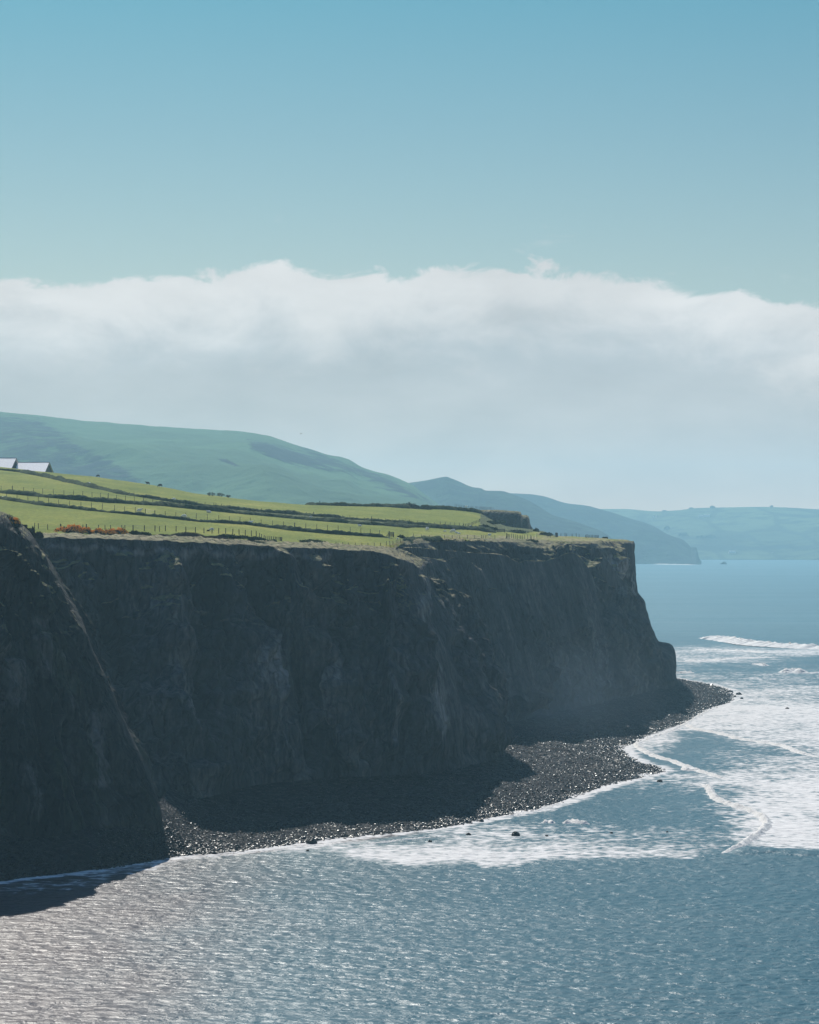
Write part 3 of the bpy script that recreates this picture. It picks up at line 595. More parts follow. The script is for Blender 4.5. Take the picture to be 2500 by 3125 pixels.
spur([(1800,1664,842),(1826,1678,850),(1852,1710,856),(1880,1750,862),(1908,1778,870),(1922,1792,878)], (0.0, -0.28, -1.0), 13, (0.3, 1.0, -0.35), 12, seed=8, ns=320, amp=0.5)
spur([(1180,1682,598),(1215,1700,600),(1250,1718,602),(1285,1738,603),(1296,1760,605)], (0.1, -0.55, -1.0), 14, (0.1, 1.0, 0.12), 12, seed=9, amp=0.7)
spur([(1160,1700,585),(1185,1760,579),(1190,1840,573),(1195,1960,568),(1200,2080,564)], (0.5, -0.2, -0.3), 8, (-0.5, 0.6, -0.2), 8, seed=12, amp=0.8)
spur([(1100,1700,584),(1090,1760,578),(1070,1820,572),(1060,1900,568)], (0.5, -0.2, -0.3), 6, (-0.5, 0.6, -0.2), 7, seed=14, amp=0.8)

# ---------------------------------------------------------------- pasture on the cliff top
PT = np.array([(-900,1630,520,1300,1030),(-400,1635,525,1370,1015),(0,1640,532,1425,1000),(139,1642,531,1440,1000),(290,1646,537,1455,995),(400,1648,542,1471,990),(501,1653,547,1487,985),(603,1657,551,1506,980),(719,1664,557,1520,975),
      (806,1668,566,1530,980),(900,1673,570,1538,990),(1035,1679,581,1543,1000),(1160,1684,592,1547,1010),(1215,1666,646,1549,1020),(1250,1653,698,1551,1030),(1341,1648,724,1553,1050),(1400,1648,752,1557,1060),
      (1459,1650,766,1564,1070),(1500,1650,780,1585,1060),(1545,1651,790,1605,1050),(1600,1654,804,1613,1050),(1660,1655,820,1622,1045),(1695,1656,830,1635,1020),(1764,1657,852,1638,1000),(1822,1656,880,1641,990),(1873,1654,900,1645,975),(1914,1653,922,1648,960),(1936,1656,942,1655,955)], float)
def prow(u): return pchip(PT[:, 0], PT[:, 1:], np.atleast_1d(np.asarray(u, float)))
def plat(u, t):
    """surface point for image column u, t=0 at the cliff edge, 1 at the skyline"""
    q = prow(u.ravel()); ye, Ye, ys_, Ys = [q[:, i].reshape(u.shape) for i in range(4)]
    Y = Ye+(Ys-Ye)*t; ze = H-(ye-YH)/F*Ye; zs = H-(ys_-YH)/F*Ys; tc_ = np.clip(t, 0, 1)
    Z = ze+(zs-ze)*(tc_+0.10*tc_*(1-tc_)) - np.where(t > 1, (t-1)*(Ys-Ye)*0.055, 0)
    X = (u-CX)/F*Y
    Z = Z+0.20*fbm(X/14, Y/30, 3, 3)*smooth(0, 0.05, t)
    return np.stack([X, Y, Z], -1), ye
us = np.concatenate([np.arange(-900, -20, 20), np.arange(-20, 1937, 3.0), [1936]]); ts = np.concatenate([np.linspace(0, 0.12, 70)**1.0, np.linspace(0.12, 1, 260)[1:], np.linspace(1, 2.2, 30)[1:]])
U, T = np.meshgrid(us, ts, indexing='ij'); PG, YE = plat(U, T)
PG[..., 2] += 0.5*fbm(PG[..., 0]/1.1, PG[..., 1]/1.1, 2, 3)*smooth(0.09, 0.02, T)
row = YH-(PG[..., 2]-H)*F/PG[..., 1]
d_edge = YE-row
H3 = [(-400,1500),(0,1522),(145,1543),(290,1559),(500,1579),(603,1591),(748,1600),(900,1619),(1024,1630),(1186,1640)]
H1 = [(-400,1380),(0,1434),(60,1441),(145,1457),(246,1480),(377,1509),(450,1520),(530,1533),(661,1550),(835,1565),(966,1576),(1111,1583),(1227,1595),(1350,1606)]
H2 = [(-400,1470),(0,1504),(145,1518),(290,1531),(500,1544),(603,1555),(748,1569),(900,1583),(1024,1594),(1111,1601),(1180,1604),(1250,1608),(1350,1612),(1430,1616),(1500,1622)]
H3y = pchip([p[0] for p in H3], [p[1] for p in H3], U.ravel())[:, 0].reshape(U.shape)
dry = smooth(26, 8, d_edge)*smooth(-300, 150, U)
dry = np.maximum(dry, 0.30*smooth(-5, 15, row-H3y)*smooth(1250, 1150, U)*smooth(0, 500, U))
dry = np.where(U > 1640, np.maximum(dry, 0.75), dry)
dry = dry*np.clip(0.85+1.1*fbm(PG[..., 0]/5, PG[..., 1]/9, 8, 3), 0.15, 1.2)
h1y = pchip([p[0] for p in H1], [p[1] for p in H1], U.ravel())[:, 0].reshape(U.shape); h2y = pchip([p[0] for p in H2], [p[1] for p in H2], U.ravel())[:, 0].reshape(U.shape)
scrub = smooth(1455, 1475, U-0.6*np.clip(1600-row, -50, 50)*0)*smooth(1630, 1618, row)
scrub = np.maximum(scrub, smooth(560, 640, U)*smooth(-2, 2, row-h1y)*smooth(2, -2, row-h2y)*smooth(1480, 1440, U))
scrub = np.maximum(scrub, smooth(4, 1, np.abs(row-h2y+2)))
grid_obj('pasture', PG, M['field'], attrs={'dry': dry, 'scrub': scrub}, up=True)['kind'] = 'structure'
TS = np.linspace(0, 1.0, 800)
def ground(x, y):
    """the pasture point seen at photo position (x, y)"""
    G3, _ = plat(np.full(TS.shape, float(x)), TS); r = YH-(G3[:, 2]-H)*F/G3[:, 1]
    k = int(np.argmin(np.abs(r-y)));
    if k == 0: k = 4
    return Vector(G3[k])

# bluff beyond the far field
def ridge(name, crest, front, back, base, mt, ns=400, nf=90, amp=8, seed=0, sc=90.0, pw=1.0, scrubf=None, sharp=0.15):
    p = np.array([P(*q) for q in crest]); s = p[:, 0]; sn = np.linspace(s[0], s[-1], ns); c = pchip(s, p, sn)
    t = np.linspace(1, 0, nf)[:-1]; tb = np.linspace(0, 1, 24)
    c0_ = c[:, 0:1]/c[:, 1:2]; Fr = c[:, None]+np.stack([np.zeros_like(t), -t*front, np.zeros_like(t)], -1)[None]; Fr[..., 0] = c0_*Fr[..., 1]; Fr[..., 2] = base+(c[:, 2:3]-base)*(1-t[None]**pw)
    Bk = c[:, None]+np.stack([np.zeros_like(tb), tb*back, np.zeros_like(tb)], -1)[None]; Bk[..., 0] = c0_*Bk[..., 1]; Bk[..., 2] = c[:, 2:3]+(base-c[:, 2:3])*tb[None]**1.2
    Gd = np.concatenate([Fr, Bk], 1); tt_ = np.concatenate([t, tb*0.6])[None]
    X, Y = Gd[..., 0], Gd[..., 1]; en = np.clip((Gd[..., 2]-base)/20, 0, 1)
    Gd[..., 2] += en*(amp*(fbm(X/sc, Y/sc*0.7, seed, 5)*(0.04+tt_)) + amp*0.5*ridged(X/sc*1.5+0.3*Y/sc, Y/sc*0.4, seed+4, 3)*smooth(0.03, 0.5, tt_) + amp*sharp*0.25*fbm(X/sc*8, Y/sc*8, seed, 3))
    px = CX+F*Gd[..., 0]/Gd[..., 1]; py = YH-(Gd[..., 2]-H)*F/Gd[..., 1]
    sc_ = scrubf(px, py) if scrubf else 0*px
    o = grid_obj(name, Gd, mt, attrs={'scrub': sc_}, up=True); o['kind'] = 'structure'; return o
ridge('bluff', [(1350,1575,1150),(1420,1560,1140),(1440,1556,1140),(1511,1556,1135),(1560,1559,1130),(1589,1562,1128),(1593,1571,1126),(1610,1573,1124),(1616,1582,1122),(1618,1596,1120),(1626,1612,1118),(1660,1632,1110)], 9, 60, 48, M['cliff'], ns=500, nf=120, amp=0.9, seed=4, sc=9, pw=3.0)

# ---------------------------------------------------------------- hills and far land
def poly_in(px, py, poly, soft=12.0):
    ins = np.zeros(px.shape, bool); m_ = len(poly)
    for i in range(m_):
        x1, y1 = poly[i]; x2, y2 = poly[(i+1) % m_]
        c_ = ((y1 > py) != (y2 > py)) & (px < (x2-x1)*(py-y1)/(y2-y1+1e-9)+x1); ins ^= c_
    d = seg_dist(px, py, poly+[poly[0]]); return np.where(ins, smooth(0, soft, d)*0.5+0.5, 0.5-0.5*smooth(0, soft, d))
def scrub1(px, py):
    s = poly_in(px, py, [(-900,1200),(60,1262),(120,1270),(190,1310),(270,1360),(370,1410),(440,1460),(480,1520),(-900,1560)], 26)*0.62
    s = np.maximum(s, poly_in(px, py, [(755,1342),(830,1352),(900,1375),(960,1400),(1010,1430),(930,1425),(860,1405),(770,1372)], 14)*0.85)
    s = np.maximum(s, poly_in(px, py, [(860,1335),(1000,1385),(1090,1420),(1200,1460),(1300,1520),(1360,1560),(1240,1520),(1100,1455),(980,1420),(920,1380)], 16)*0.60)
    s = np.maximum(s, poly_in(px, py, [(655,1398),(690,1400),(735,1422),(715,1424)], 5)*0.8)
    return s
ridge('hill', [(-1500,1170,5000),(-700,1205,4900),(-300,1235,4840),(0,1256,4800),(120,1268,4780),(320,1290,4760),(520,1304,4740),(700,1315,4720),(745,1319,4700),(820,1331,4680),(900,1357,4660),(1000,1385,4640),(1060,1400,4620),(1100,1423,4600),(1200,1455,4580),(1250,1475,4560),(1300,1510,4540),(1350,1547,4520),(1420,1600,4500)],
      2000, 1500, 2, M['hill_near'], ns=700, nf=240, amp=48, seed=2, sc=430, pw=1.25, scrubf=scrub1, sharp=0.12)
ridge('hill', [(760,1640,4000),(850,1575,3980),(900,1540,3960),(960,1505,3940),(1005,1482,3920),(1030,1474,3920),(1060,1478,3910),(1110,1492,3900),(1180,1520,3880),(1240,1545,3860),(1300,1575,3840),(1360,1610,3820)],
      750, 700, 2, M['hill_near'], ns=400, nf=140, amp=26, seed=9, sc=300, pw=1.2, scrubf=lambda px, py: 0.62+0*px)
ridge('hill', [(700,1440,5590),(1150,1490,5590),(1250,1474,5525),(1310,1465,5499),(1345,1458,5486),(1362,1456,5473),(1375,1460,5460),(1400,1470,5460),(1450,1489,5434),(1463,1490,5421),(1485,1498,5408),(1528,1499,5395),(1570,1511,5356),(1620,1532,5330),(1685,1570,5265),(1772,1597,5200),(1859,1636,5130), (1905,1700,5130), (1925,1760,5130)],
      650, 900, 0, M['hill_far'], ns=600, nf=160, amp=30, seed=5, sc=330, pw=1.2, scrubf=lambda px, py: 0.55+0*px, sharp=0.06)
ridge('hill', [(900,1560,6850),(1400,1520,6850),(1530,1505,6850),(1620,1508,6800),(1654,1513,6800),(1728,1535,6770),(1793,1543,6770),(1828,1552,6750),(1880,1567,6750),(1928,1584,6730),(1975,1598,6700),(2003,1611,6680),(2035,1630,6650),(2084,1653,6630),(2102,1673,6620),(2110,1682,6610),(2125,1680,6610),(2132,1700,6610),(2144,1723,6610)],
      520, 700, 0, M['hill_far'], ns=700, nf=160, amp=34, seed=15, sc=420, pw=1.5, scrubf=lambda px, py: 0.58+0*px, sharp=0.05)
# low coastal plain rising to the far farmland; low dune and wood belts in front
FL = [(1200,1600,9300),(1850,1553,9100),(1900,1553,9100),(2010,1560,9100),(2070,1557,9000),(2120,1551,9000),(2180,1549,9000),(2320,1547,8900),(2400,1549,8900),(2520,1556,8800),(2900,1575,8800),(3900,1610,8800)]
ridge('far_hills', FL, 1400, 500, 1, M['far_land'], ns=500, nf=200, amp=16, seed=31, sc=600, pw=1.15, scrubf=lambda px, py: 0.36+0.30*np.exp(-((py-1672)/9)**2)+0.25*np.exp(-((px-2160)/70)**2-((py-1650)/16)**2), sharp=0.03)
ridge('far_hills', [(1300,1640,7950),(1900,1640,7950),(2100,1660,7950),(2160,1672,7950),(2300,1678,7950),(2500,1682,7950),(3500,1690,7950)], 250, 400, 1, M['far_land'], ns=300, nf=60, amp=6, seed=33, sc=500, pw=0.8, scrubf=lambda px, py: 0.30+0*px, sharp=0.1)
ridge('shore_dunes', [(1300,1690,7900),(2000,1690,7850),(2135,1690,7800),(2150,1691,7800),(2175,1697,7800),(2210,1701,7800),(2250,1699,7800),(2400,1700,7800),(3600,1702,7800)], 220, 200, 0, M['hill_far'], ns=500, nf=40, amp=3.5, seed=35, sc=70, pw=0.8, scrubf=lambda px, py: 0.7+0*px, sharp=0.3)
m_, n_, b_ = mat('pale_sand', (0.55, 0.50, 0.45), 0.9)
M['sand'] = m_
mesh_np('far_beach', [tuple(P(1300, 1708, 7650)[:2])+(0.4,), tuple(P(3900, 1708, 7650)[:2])+(0.4,), tuple(P(3900, 1705, 7560)[:2])+(-0.6,), tuple(P(1300, 1705, 7560)[:2])+(-0.6,)][::-1], [[0, 1, 2, 3]], M['sand'])['kind'] = 'structure'
boulder(2209, 1722, 18, 8, 'small dark sea stack off the foot of the far blue headland')['group'] = 'rocks off the far headland'

# ---------------------------------------------------------------- hedge banks
def bank(pts, h, wd, label, group='grassy hedge banks between the fields', step=0.35, gnd=None, seed=0, ends=0.04):
    p = np.array([gnd(x, y) if gnd else ground(x, y) for x, y in dens(pts, 4)]); s = chord(p); nn = min(1400, int(s[-1]/step)); sn = np.linspace(0, s[-1], nn)
    c = catmull(s, p, sn) if len(p) > 2 else p; tg = np.gradient(c, axis=0); tg[:, 2] = 0; tg /= np.linalg.norm(tg, axis=1, keepdims=True)
    nr = np.stack([-tg[:, 1], tg[:, 0], 0*tg[:, 0]], 1); a = np.linspace(-1, 1, 21); e = np.minimum(smooth(0, ends, sn/s[-1]), smooth(1, 1-ends, sn/s[-1]))
    hv = h*(0.85+0.45*fbm(sn/9, 1.5, seed, 3))*e
    V = c[:, None]+nr[:, None]*(a*wd/2)[None, :, None]
    V[..., 2] += hv[:, None]*(1-np.abs(a)**2.6)[None]-0.15
    q = 0.30*fbm(V[..., 0]/1.1, V[..., 1]/1.1, V[..., 2]/1.1+seed, 4)+0.12*fbm(V[..., 0]/0.35, V[..., 1]/0.35, seed, 2)
    V[..., 2] += q*min(1, h); V[..., 1] += q*0.6
    o = grid_obj('hedge_bank', V, M['hedge'], up=True); props(o, label, 'hedge', group); return o
bank([p for p in H1 if p[0] <= 1111], 1.15, 3.0, 'uppermost dark hedge bank running down from the pale roofs', seed=1)
bank(H2, 1.25, 3.2, 'middle dark hedge bank, tufted, from the left edge to the far bushes', seed=2)
bank([(x, y+1) for x, y in H3], 0.95, 2.4, 'lowest dark hedge bank ending at the timber gate', seed=3)
bank([(1040,1584),(1111,1587),(1227,1597),(1320,1604),(1352,1608)], 0.9, 2.4, 'short far bank above the middle one, right of centre', seed=4)
bank([(945,1541),(1000,1542),(1060,1544),(1140,1546),(1220,1548),(1281,1551)], 1.5, 4, 'dark hedge along the skyline left of the bushy mound', seed=5)
bank([(1288,1553),(1330,1554),(1380,1556),(1430,1561),(1462,1566)], 1.5, 4, 'dark hedge along the skyline below the far fence', seed=6)
bank([(1240,1655),(1300,1652),(1341,1651)], 1.3, 3.0, 'tufted bank at the cliff edge right of the gate', seed=7)
bank([(770,1656),(800,1655),(850,1657)], 0.8, 2, 'low tuft bank above the cliff edge', seed=8)

# ---------------------------------------------------------------- fences
def box_bm(bm, c, sx_, sy_, h, tilt=(0, 0)):
    r = bmesh.ops.create_cube(bm, size=1.0)['verts']
    for v in r:
        t = v.co.z+0.5; k = 1-0.12*t
        v.co = Vector((c[0]+v.co.x*sx_*k+tilt[0]*t, c[1]+v.co.y*sy_*k+tilt[1]*t, c[2]+t*h-0.15*(1-t)))
def to_obj(name, bm, m, parent=None):
    me = bpy.data.meshes.new(name); bm.to_mesh(me); bm.free(); return link(name, me, m, parent)
def tube(bm, a, b, r, n_=5):
    a, b = Vector(a), Vector(b); d = (b-a); q = d.to_track_quat('Z', 'Y'); A_ = []; B_ = []
    for i in range(n_):
        o_ = q @ Vector((math.cos(6.283*i/n_)*r, math.sin(6.283*i/n_)*r, 0)); A_.append(bm.verts.new(a+o_)); B_.append(bm.verts.new(b+o_))
    for i in range(n_): bm.faces.new((A_[i], A_[(i+1) % n_], B_[(i+1) % n_], B_[i]))
    bm.faces.new(A_[::-1]); bm.faces.new(B_)
def fence(posts, label, hpx=17, gnd=ground, wires=True, wdt=0.13, group='wire and post fences across the pasture'):
    """posts: (x, y base) or (x, y, height in px, width factor)"""
    pts = []
    for q in posts:
        g = gnd(q[0], q[1]); hp = q[2] if len(q) > 2 else hpx*random.uniform(0.93, 1.07); k = q[3] if len(q) > 3 else random.uniform(0.85, 1.2)
        pts.append((Vector(g), hp*g[1]/F, wdt*k))
    c0 = pts[len(pts)//2][0]; root = empty('fence', c0); props(root, label, 'fence', group)
    tops = []
    for g, h, w_ in pts:
        bm = bmesh.new(); lo = g-c0; t = (random.uniform(-.06, .06), random.uniform(-.05, .05)); box_bm(bm, lo, w_, w_, h, t); to_obj('post', bm, M['post'], root); tops.append((lo, h, t))
    if wires:
        for f in (0.92, 0.66, 0.40):
            bm = bmesh.new()
            for (a, ha, ta), (b, hb, tb) in zip(tops[:-1], tops[1:]):
                A_ = a+Vector((ta[0]*f, ta[1]*f, ha*f)); B_ = b+Vector((tb[0]*f, tb[1]*f, hb*f)); tube(bm, A_, B_, 0.012, 3)
            to_obj('wire', bm, M['wire'], root)
    return root
z1 = lambda xs_, ys_: [(x/3.45, 1350+y/3.45) for x, y in zip(xs_, ys_)]
z2 = lambda xs_, ys_: [(400+x/3.45, 1420+y/3.45) for x, y in zip(xs_, ys_)]
z3 = lambda xs_, ys_: [(850+x/3.45, 1450+y/3.45) for x, y in zip(xs_, ys_)]
zr = lambda xs_, ys_: [(1250+x/3.833, 1520+y/3.833) for x, y in zip(xs_, ys_)]
def along(xs_, a): return np.interp(xs_, [q[0] for q in a], [q[1] for q in a])
f1 = [363,404,504,638,643,780,872,910,1040,1107,1164,1282,1316,1402,1520,1632,1680]; f1y = along(f1, [(363,905),(500,920),(900,924),(1300,928),(1700,940)])
f1b = [22,140,252,361,474,578,678,768,852,923,996,1070,1138,1203,1267,1320]; f1by = along(f1b, [(22,688),(400,693),(768,716),(1000,720),(1320,748)])
fence([(x, y, 17 if i not in (3, 7) else 19, 1.0 if i not in (3, 4, 7) else 1.6) for i, (x, y) in enumerate(z1(f1, f1y))]+[(x, y, 17, 1.25) for x, y in z2(f1b, f1by)], 'front wire fence of dark posts along the near cliff edge, behind the orange gorse')
f1c = [1352,1375,1400,1420,1440,1460,1480,1500,1522,1537,1558,1572,1580,1588]; f1cy = along(f1c, [(1352,752),(1420,785),(1500,790),(1588,797)])
fence([(x, y, 12, 1.1) for x, y in z2(f1c, f1cy)], 'short run of crowded stubby posts turning inland at the near cliff edge')
f7 = [605,675,737,808,877,943,1008,1076,1138,1174,1207,1240,1256,1284,1346,1363,1388,1421]; f7y = along(f7, [(605,742),(877,752),(1076,748),(1207,738),(1284,715),(1421,708)])
fence([(x, y, 11 if x < 1170 else 14, 0.9) for x, y in z3(f7, f7y)], 'low dim posts along the cliff edge below the timber gate')
f2 = [70,180,295,402,513,619,732,852,963,1077,1206,1314,1424,1531,1631]; f2y = along(f2, [(70,592),(402,622),(619,660),(852,682),(1077,702),(1314,733),(1424,740),(1631,775)])
f2b = [151,251,361,471,576,686,804,925,1036,1146,1257,1369,1490,1605,1720]; f2by = along(f2b, [(151,515),(251,533),(471,550),(686,563),(1036,595),(1257,610),(1369,628),(1720,660)])
f2c = [172,287,404,516,630,757,867,966,1065,1155]; f2cy = along(f2c, [(172,555),(404,572),(630,585),(757,598),(867,612),(1065,632),(1155,650)])
fence([(x, y, 17, 0.85) for x, y in z1(f2, f2y)]+[(x, y, 17, 0.85) for x, y in z2(f2b, f2by)]+[(x, y, 16, 0.9) for x, y in z3(f2c, f2cy)], 'long wire fence along the lowest hedge bank, ending at the timber gate')
f3 = [13,130,247,352,451,562,673,776,870,969,1057,1138,1228,1322,1414,1510,1608,1705]; f3y = along(f3, [(13,508),(352,535),(673,556),(870,568),(1057,588),(1228,605),(1414,622),(1705,645)])
f3b = [129,227,323,420,515]; f3by = [390,400,407,415,422]
fence([(x, y, 16 if i not in (1, 11, 14) else (18 if i != 14 else 28), 0.85 if i not in (1, 11) else 1.4) for i, (x, y) in enumerate(z1(f3, f3y))]+[(x, y, 14, 0.7) for x, y in z2(f3b, f3by)], 'wire fence along the middle hedge bank at the left')
f4 = [618,695,780,871,894,952,1039,1124,1213,1295,1375,1455,1540,1625,1697]; f4y = along(f4, [(618,398),(780,420),(894,430),(1124,465),(1295,480),(1455,492),(1697,522)])
f4b = [146,220,295,370,448,522,600,678,753,828,905,980,1050,1125,1200,1273,1338,1378,1397,1463,1522,1579,1641,1703]; f4by = along(f4b, [(146,410),(370,432),(600,452),(753,460),(905,480),(1050,485),(1200,497),(1338,500),(1463,515),(1703,535)])
fence([(x, y, 10, 0.9) for x, y in z2(f4, f4y)]+[(x, y, 10.5 if i not in (3, 11) else 14, 0.8 if i not in (3, 11, 17) else 1.3) for i, (x, y) in enumerate(z3(f4b, f4by))], 'distant fence of thin posts on the uppermost bank, centre')
f4c = [358,418,475,529,582,630]; f4cy = [325,333,338,338,342,342]
fence([(x, y, 14, 1.0) for x, y in zr(f4c, f4cy)], 'six tall posts in the far field below the skyline hedge')
f5 = [10,47,140,234,322,412,502,589,679,763,845,867,891,999]; f5y = along(f5, [(10,512),(47,520),(140,472),(234,478),(999,480)])
fence([(x, y, 12 if i != 1 else 23, 1.0) for i, (x, y) in enumerate(zr(f5, f5y))], 'fence along the dark cliff edge where white sheep graze, right of the gate')
f5b = [1143,1192,1216,1244,1265,1292,1304,1320,1346,1382,1415,1425,1455,1490,1618,1650,1680,1695]; f5by = along(f5b, [(1143,492),(1192,468),(1304,490),(1382,478),(1455,498),(1490,465),(1618,462),(1695,460)])
fence([(x, y, 22 if x < 1260 else (17 if x < 1290 else (14 if x < 1655 else 9)), 1.0) for x, y in zr(f5b, f5by)], 'tangle of tall and short posts left of the dark stump on the headland')
z5 = lambda xs_, ys_: [(1650+x/4.93, 1580+y/4.93) for x, y in zip(xs_, ys_)]
f5c = [306,369,394,476,538,580,678,698,728,746,769,783,806,824,842,860,867]; f5cy = along(f5c, [(306,278),(538,286),(698,300),(867,305)])
fence([(x, y, 9 if i not in (1, 4, 7) else 11, 1.3) for i, (x, y) in enumerate(z5(f5c, f5cy))], 'posts standing against the blue hills on the headland top')
def gnd_bluff(x, y): return Vector(P(x, y, 1138))
f6 = [532,552,580,605,628,644,664,695,720,742,778,781,800,816,829,842,855,868,880,893,906,920,934,946,957,978]; f6y = along(f6, [(532,92),(628,112),(778,120),(978,132)])
fence([(x, y+1.5, 8, 0.9) for x, y in zr(f6, f6y)], 'long row of tiny posts on the skyline bank left of the bluff', gnd=gnd_bluff)
f6b = [996,1022,1045,1062,1078,1092,1145]; f6by = along(f6b, [(996,136),(1092,150),(1145,152)])
fence([(x, y+1.5, 3.5, 0.9) for x, y in zr(f6b, f6by)], 'last few short posts of the skyline row above the bluff', gnd=gnd_bluff)
f8 = [636,655,675,690,705,722,738,752,768,783,800,815,826]; f8y = along(f8, [(636,338),(700,325),(768,300),(826,275)])
fence([(x, y, 9, 0.8) for x, y in zr(f8, f8y)], 'curved close-set paling climbing the edge of the far field', wdt=0.2)
# lone post and the dark stump
bm = bmesh.new(); g = ground(976, 1541.5); box_bm(bm, (0, 0, 0), 0.3, 0.3, 1.45, (0.05, 0)); o = to_obj('post', bm, M['post']); o.location = g; props(o, 'lone upright post on the skyline at the start of the hedge', 'post')
bm = bmesh.new(); g = ground(1699, 1639.0); box_bm(bm, (0, 0, -.1), 0.9, 0.8, 1.55, (-0.05, 0)); bmesh.ops.subdivide_edges(bm, edges=bm.edges[:], cuts=3, use_grid_fill=True)
for v in bm.verts: v.co += Vector([0.13*float(perlin(v.co.x*2+k*7, v.co.y*2, v.co.z*2)) for k in range(3)])*(1.6 if v.co.z > 0.9 else 1)
o = to_obj('tree_stump', bm, M['post']); o.location = g; props(o, 'thick dark stump standing above the fence line on the headland', 'stump')
# pale markers
for x, y, h, lb in [(1465, 1594, 7, 'short white post at the corner of the far field'), (1522, 1566, 6, 'white marker post below the skyline fence by the bluff'), (1793, 1641, 5, 'pale brace post leaning on the headland fence corner')]:
    g = ground(x, y); bm = bmesh.new(); box_bm(bm, (0, 0, 0), 0.22, 0.15, h*g[1]/F, (0.15, 0)); o = to_obj('marker_post', bm, M['pale_wood']); o.location = g; props(o, lb, 'post')
# timber gate with a leaning strut
def gate(x, y, wpx, hpx, label, rails=5, rz=0.25, brace=True):
    g = ground(x, y); s = g[1]/F; W_, Hh = wpx*s, hpx*s; root = empty('gate', g, rz); props(root, label, 'gate')
    for k in (0, 1):
        bm = bmesh.new(); box_bm(bm, (k*W_, 0, 0), 0.18, 0.18, Hh*(1.25 if k == 0 else 1.0)); to_obj('post', bm, M['post'], root)
    for k in range(rails):
        bm = bmesh.new(); tube(bm, (0, -.09, Hh*(0.12+0.8*k/(rails-1))), (W_, -.09, Hh*(0.12+0.8*k/(rails-1))+0.03), 0.075, 4); to_obj('rail', bm, M['post'], root)
    if brace:
        bm = bmesh.new(); tube(bm, (-W_*0.75, 0, 0), (0, 0, Hh*0.75), 0.07, 4); to_obj('brace', bm, M['post'], root)
    return root
gate(1188, 1638, 14, 14, 'wooden field gate with a slanting strut at the end of the lowest bank')
gate(1462, 1612, 17, 9, 'low silvered rail hurdle beside the paling in the far scrub', 4, 0.1, False)
gate(1519, 1624, 22, 9, 'rail hurdle between posts below the dark bluff', 4, -0.15, False)
gate(1547, 1648, 8, 17, 'tall corner strainer with a slanting brace on the grazed field', 2, 0.5, True)
for x, y in [(1187,1644)]:
    g = ground(x, y); bm = bmesh.new(); tube(bm, (-.15, 0, 0), (0.35, 0, -0.0), 0.01); bm.free()
    bm = bmesh.new(); tube(bm, (0.25, 0, -0.3), (-0.15, 0, 0.45), 0.09, 5); o = to_obj('plank', bm, M['pale_wood']); o.location = g; props(o, 'pale plank leaning at the foot of the timber gate', 'plank')

# ---------------------------------------------------------------- bushes, gorse, bare trees
def cloud_faces(c, rx, ry, rz_, nf, ls, seed, up_bias=0.0, lobes=0.45):
    rr = np.random.default_rng(seed); d = rr.normal(size=(nf, 3)); d[:, 2] = np.abs(d[:, 2])*0.9-0.05; d /= np.linalg.norm(d, axis=1, keepdims=True)
    rad = (0.55+0.45*rr.random(nf)**0.5)*(1+lobes*fbm(d[:, 0]*2.2+seed, d[:, 1]*2.2, d[:, 2]*2.2, 3))
    p = np.array(c)+d*rad[:, None]*np.array([rx, ry, rz_]); a = rr.normal(size=(nf, 3)); a[:, 2] += up_bias; a /= np.linalg.norm(a, axis=1, keepdims=True)
    b = np.cross(a, rr.normal(size=(nf, 3))); b /= np.linalg.norm(b, axis=1, keepdims=True); s_ = ls*(0.6+0.8*rr.random(nf))[:, None]
    V = np.stack([p-a*s_, p+b*s_*0.45, p+a*s_, p-b*s_*0.45], 1).reshape(-1, 3); return V, np.arange(nf*4).reshape(-1, 4), d, p
def core(c, rx, ry, rz_, m, parent, name, seed):
    bm = bmesh.new(); bmesh.ops.create_icosphere(bm, subdivisions=3, radius=1)
    for v in bm.verts:
        q = v.co; k = 0.82*(1+0.4*float(fbm(q.x*2+seed, q.y*2, q.z*2, 3))); v.co = Vector((c[0]+q.x*rx*k, c[1]+q.y*ry*k, c[2]+max(q.z, -0.2)*rz_*k))
    return to_obj(name, bm, m, parent)
def bush(x, y, wpx, hpx, label, flowers=0.0, gnd=ground, m='leaf', nf=1400, ls=0.16, group='dark bushes along the cliff edge', name='gorse_bush', seed=0, cat='bush'):
    g = Vector(gnd(x, y)); s = g[1]/F; rx, rz_ = wpx*s/2, hpx*s; ry = rx*0.7
    root = empty(name, g); props(root, label, cat, group)
    core((0, 0, 0), rx, ry, rz_, M[m], root, 'stems', seed)
    V, Q, d, p = cloud_faces((0, 0, 0), rx, ry, rz_, nf, ls, seed+5); mesh_np('foliage', V, Q, M[m], root, False)
    if flowers:
        V, Q, d, p = cloud_faces((0, 0, 0.12), rx*1.02, ry*1.02, rz_*1.06, int(nf*1.5), ls*0.9, seed+9)
        keep = (d[:, 2] > 0.25)&(fbm(p[:, 0]/0.9, p[:, 1]/0.9, seed, 2) > 0.0-flowers); mesh_np('blossom', V.reshape(-1, 4, 3)[keep].reshape(-1, 3), np.arange(keep.sum()*4).reshape(-1, 4), M['flower'], root, False)
    return root
def gA(x, y): return Vector(P(x, y, 484 if x > 60 else 470))
def gB(x, y): return Vector(P(x, y, 556))
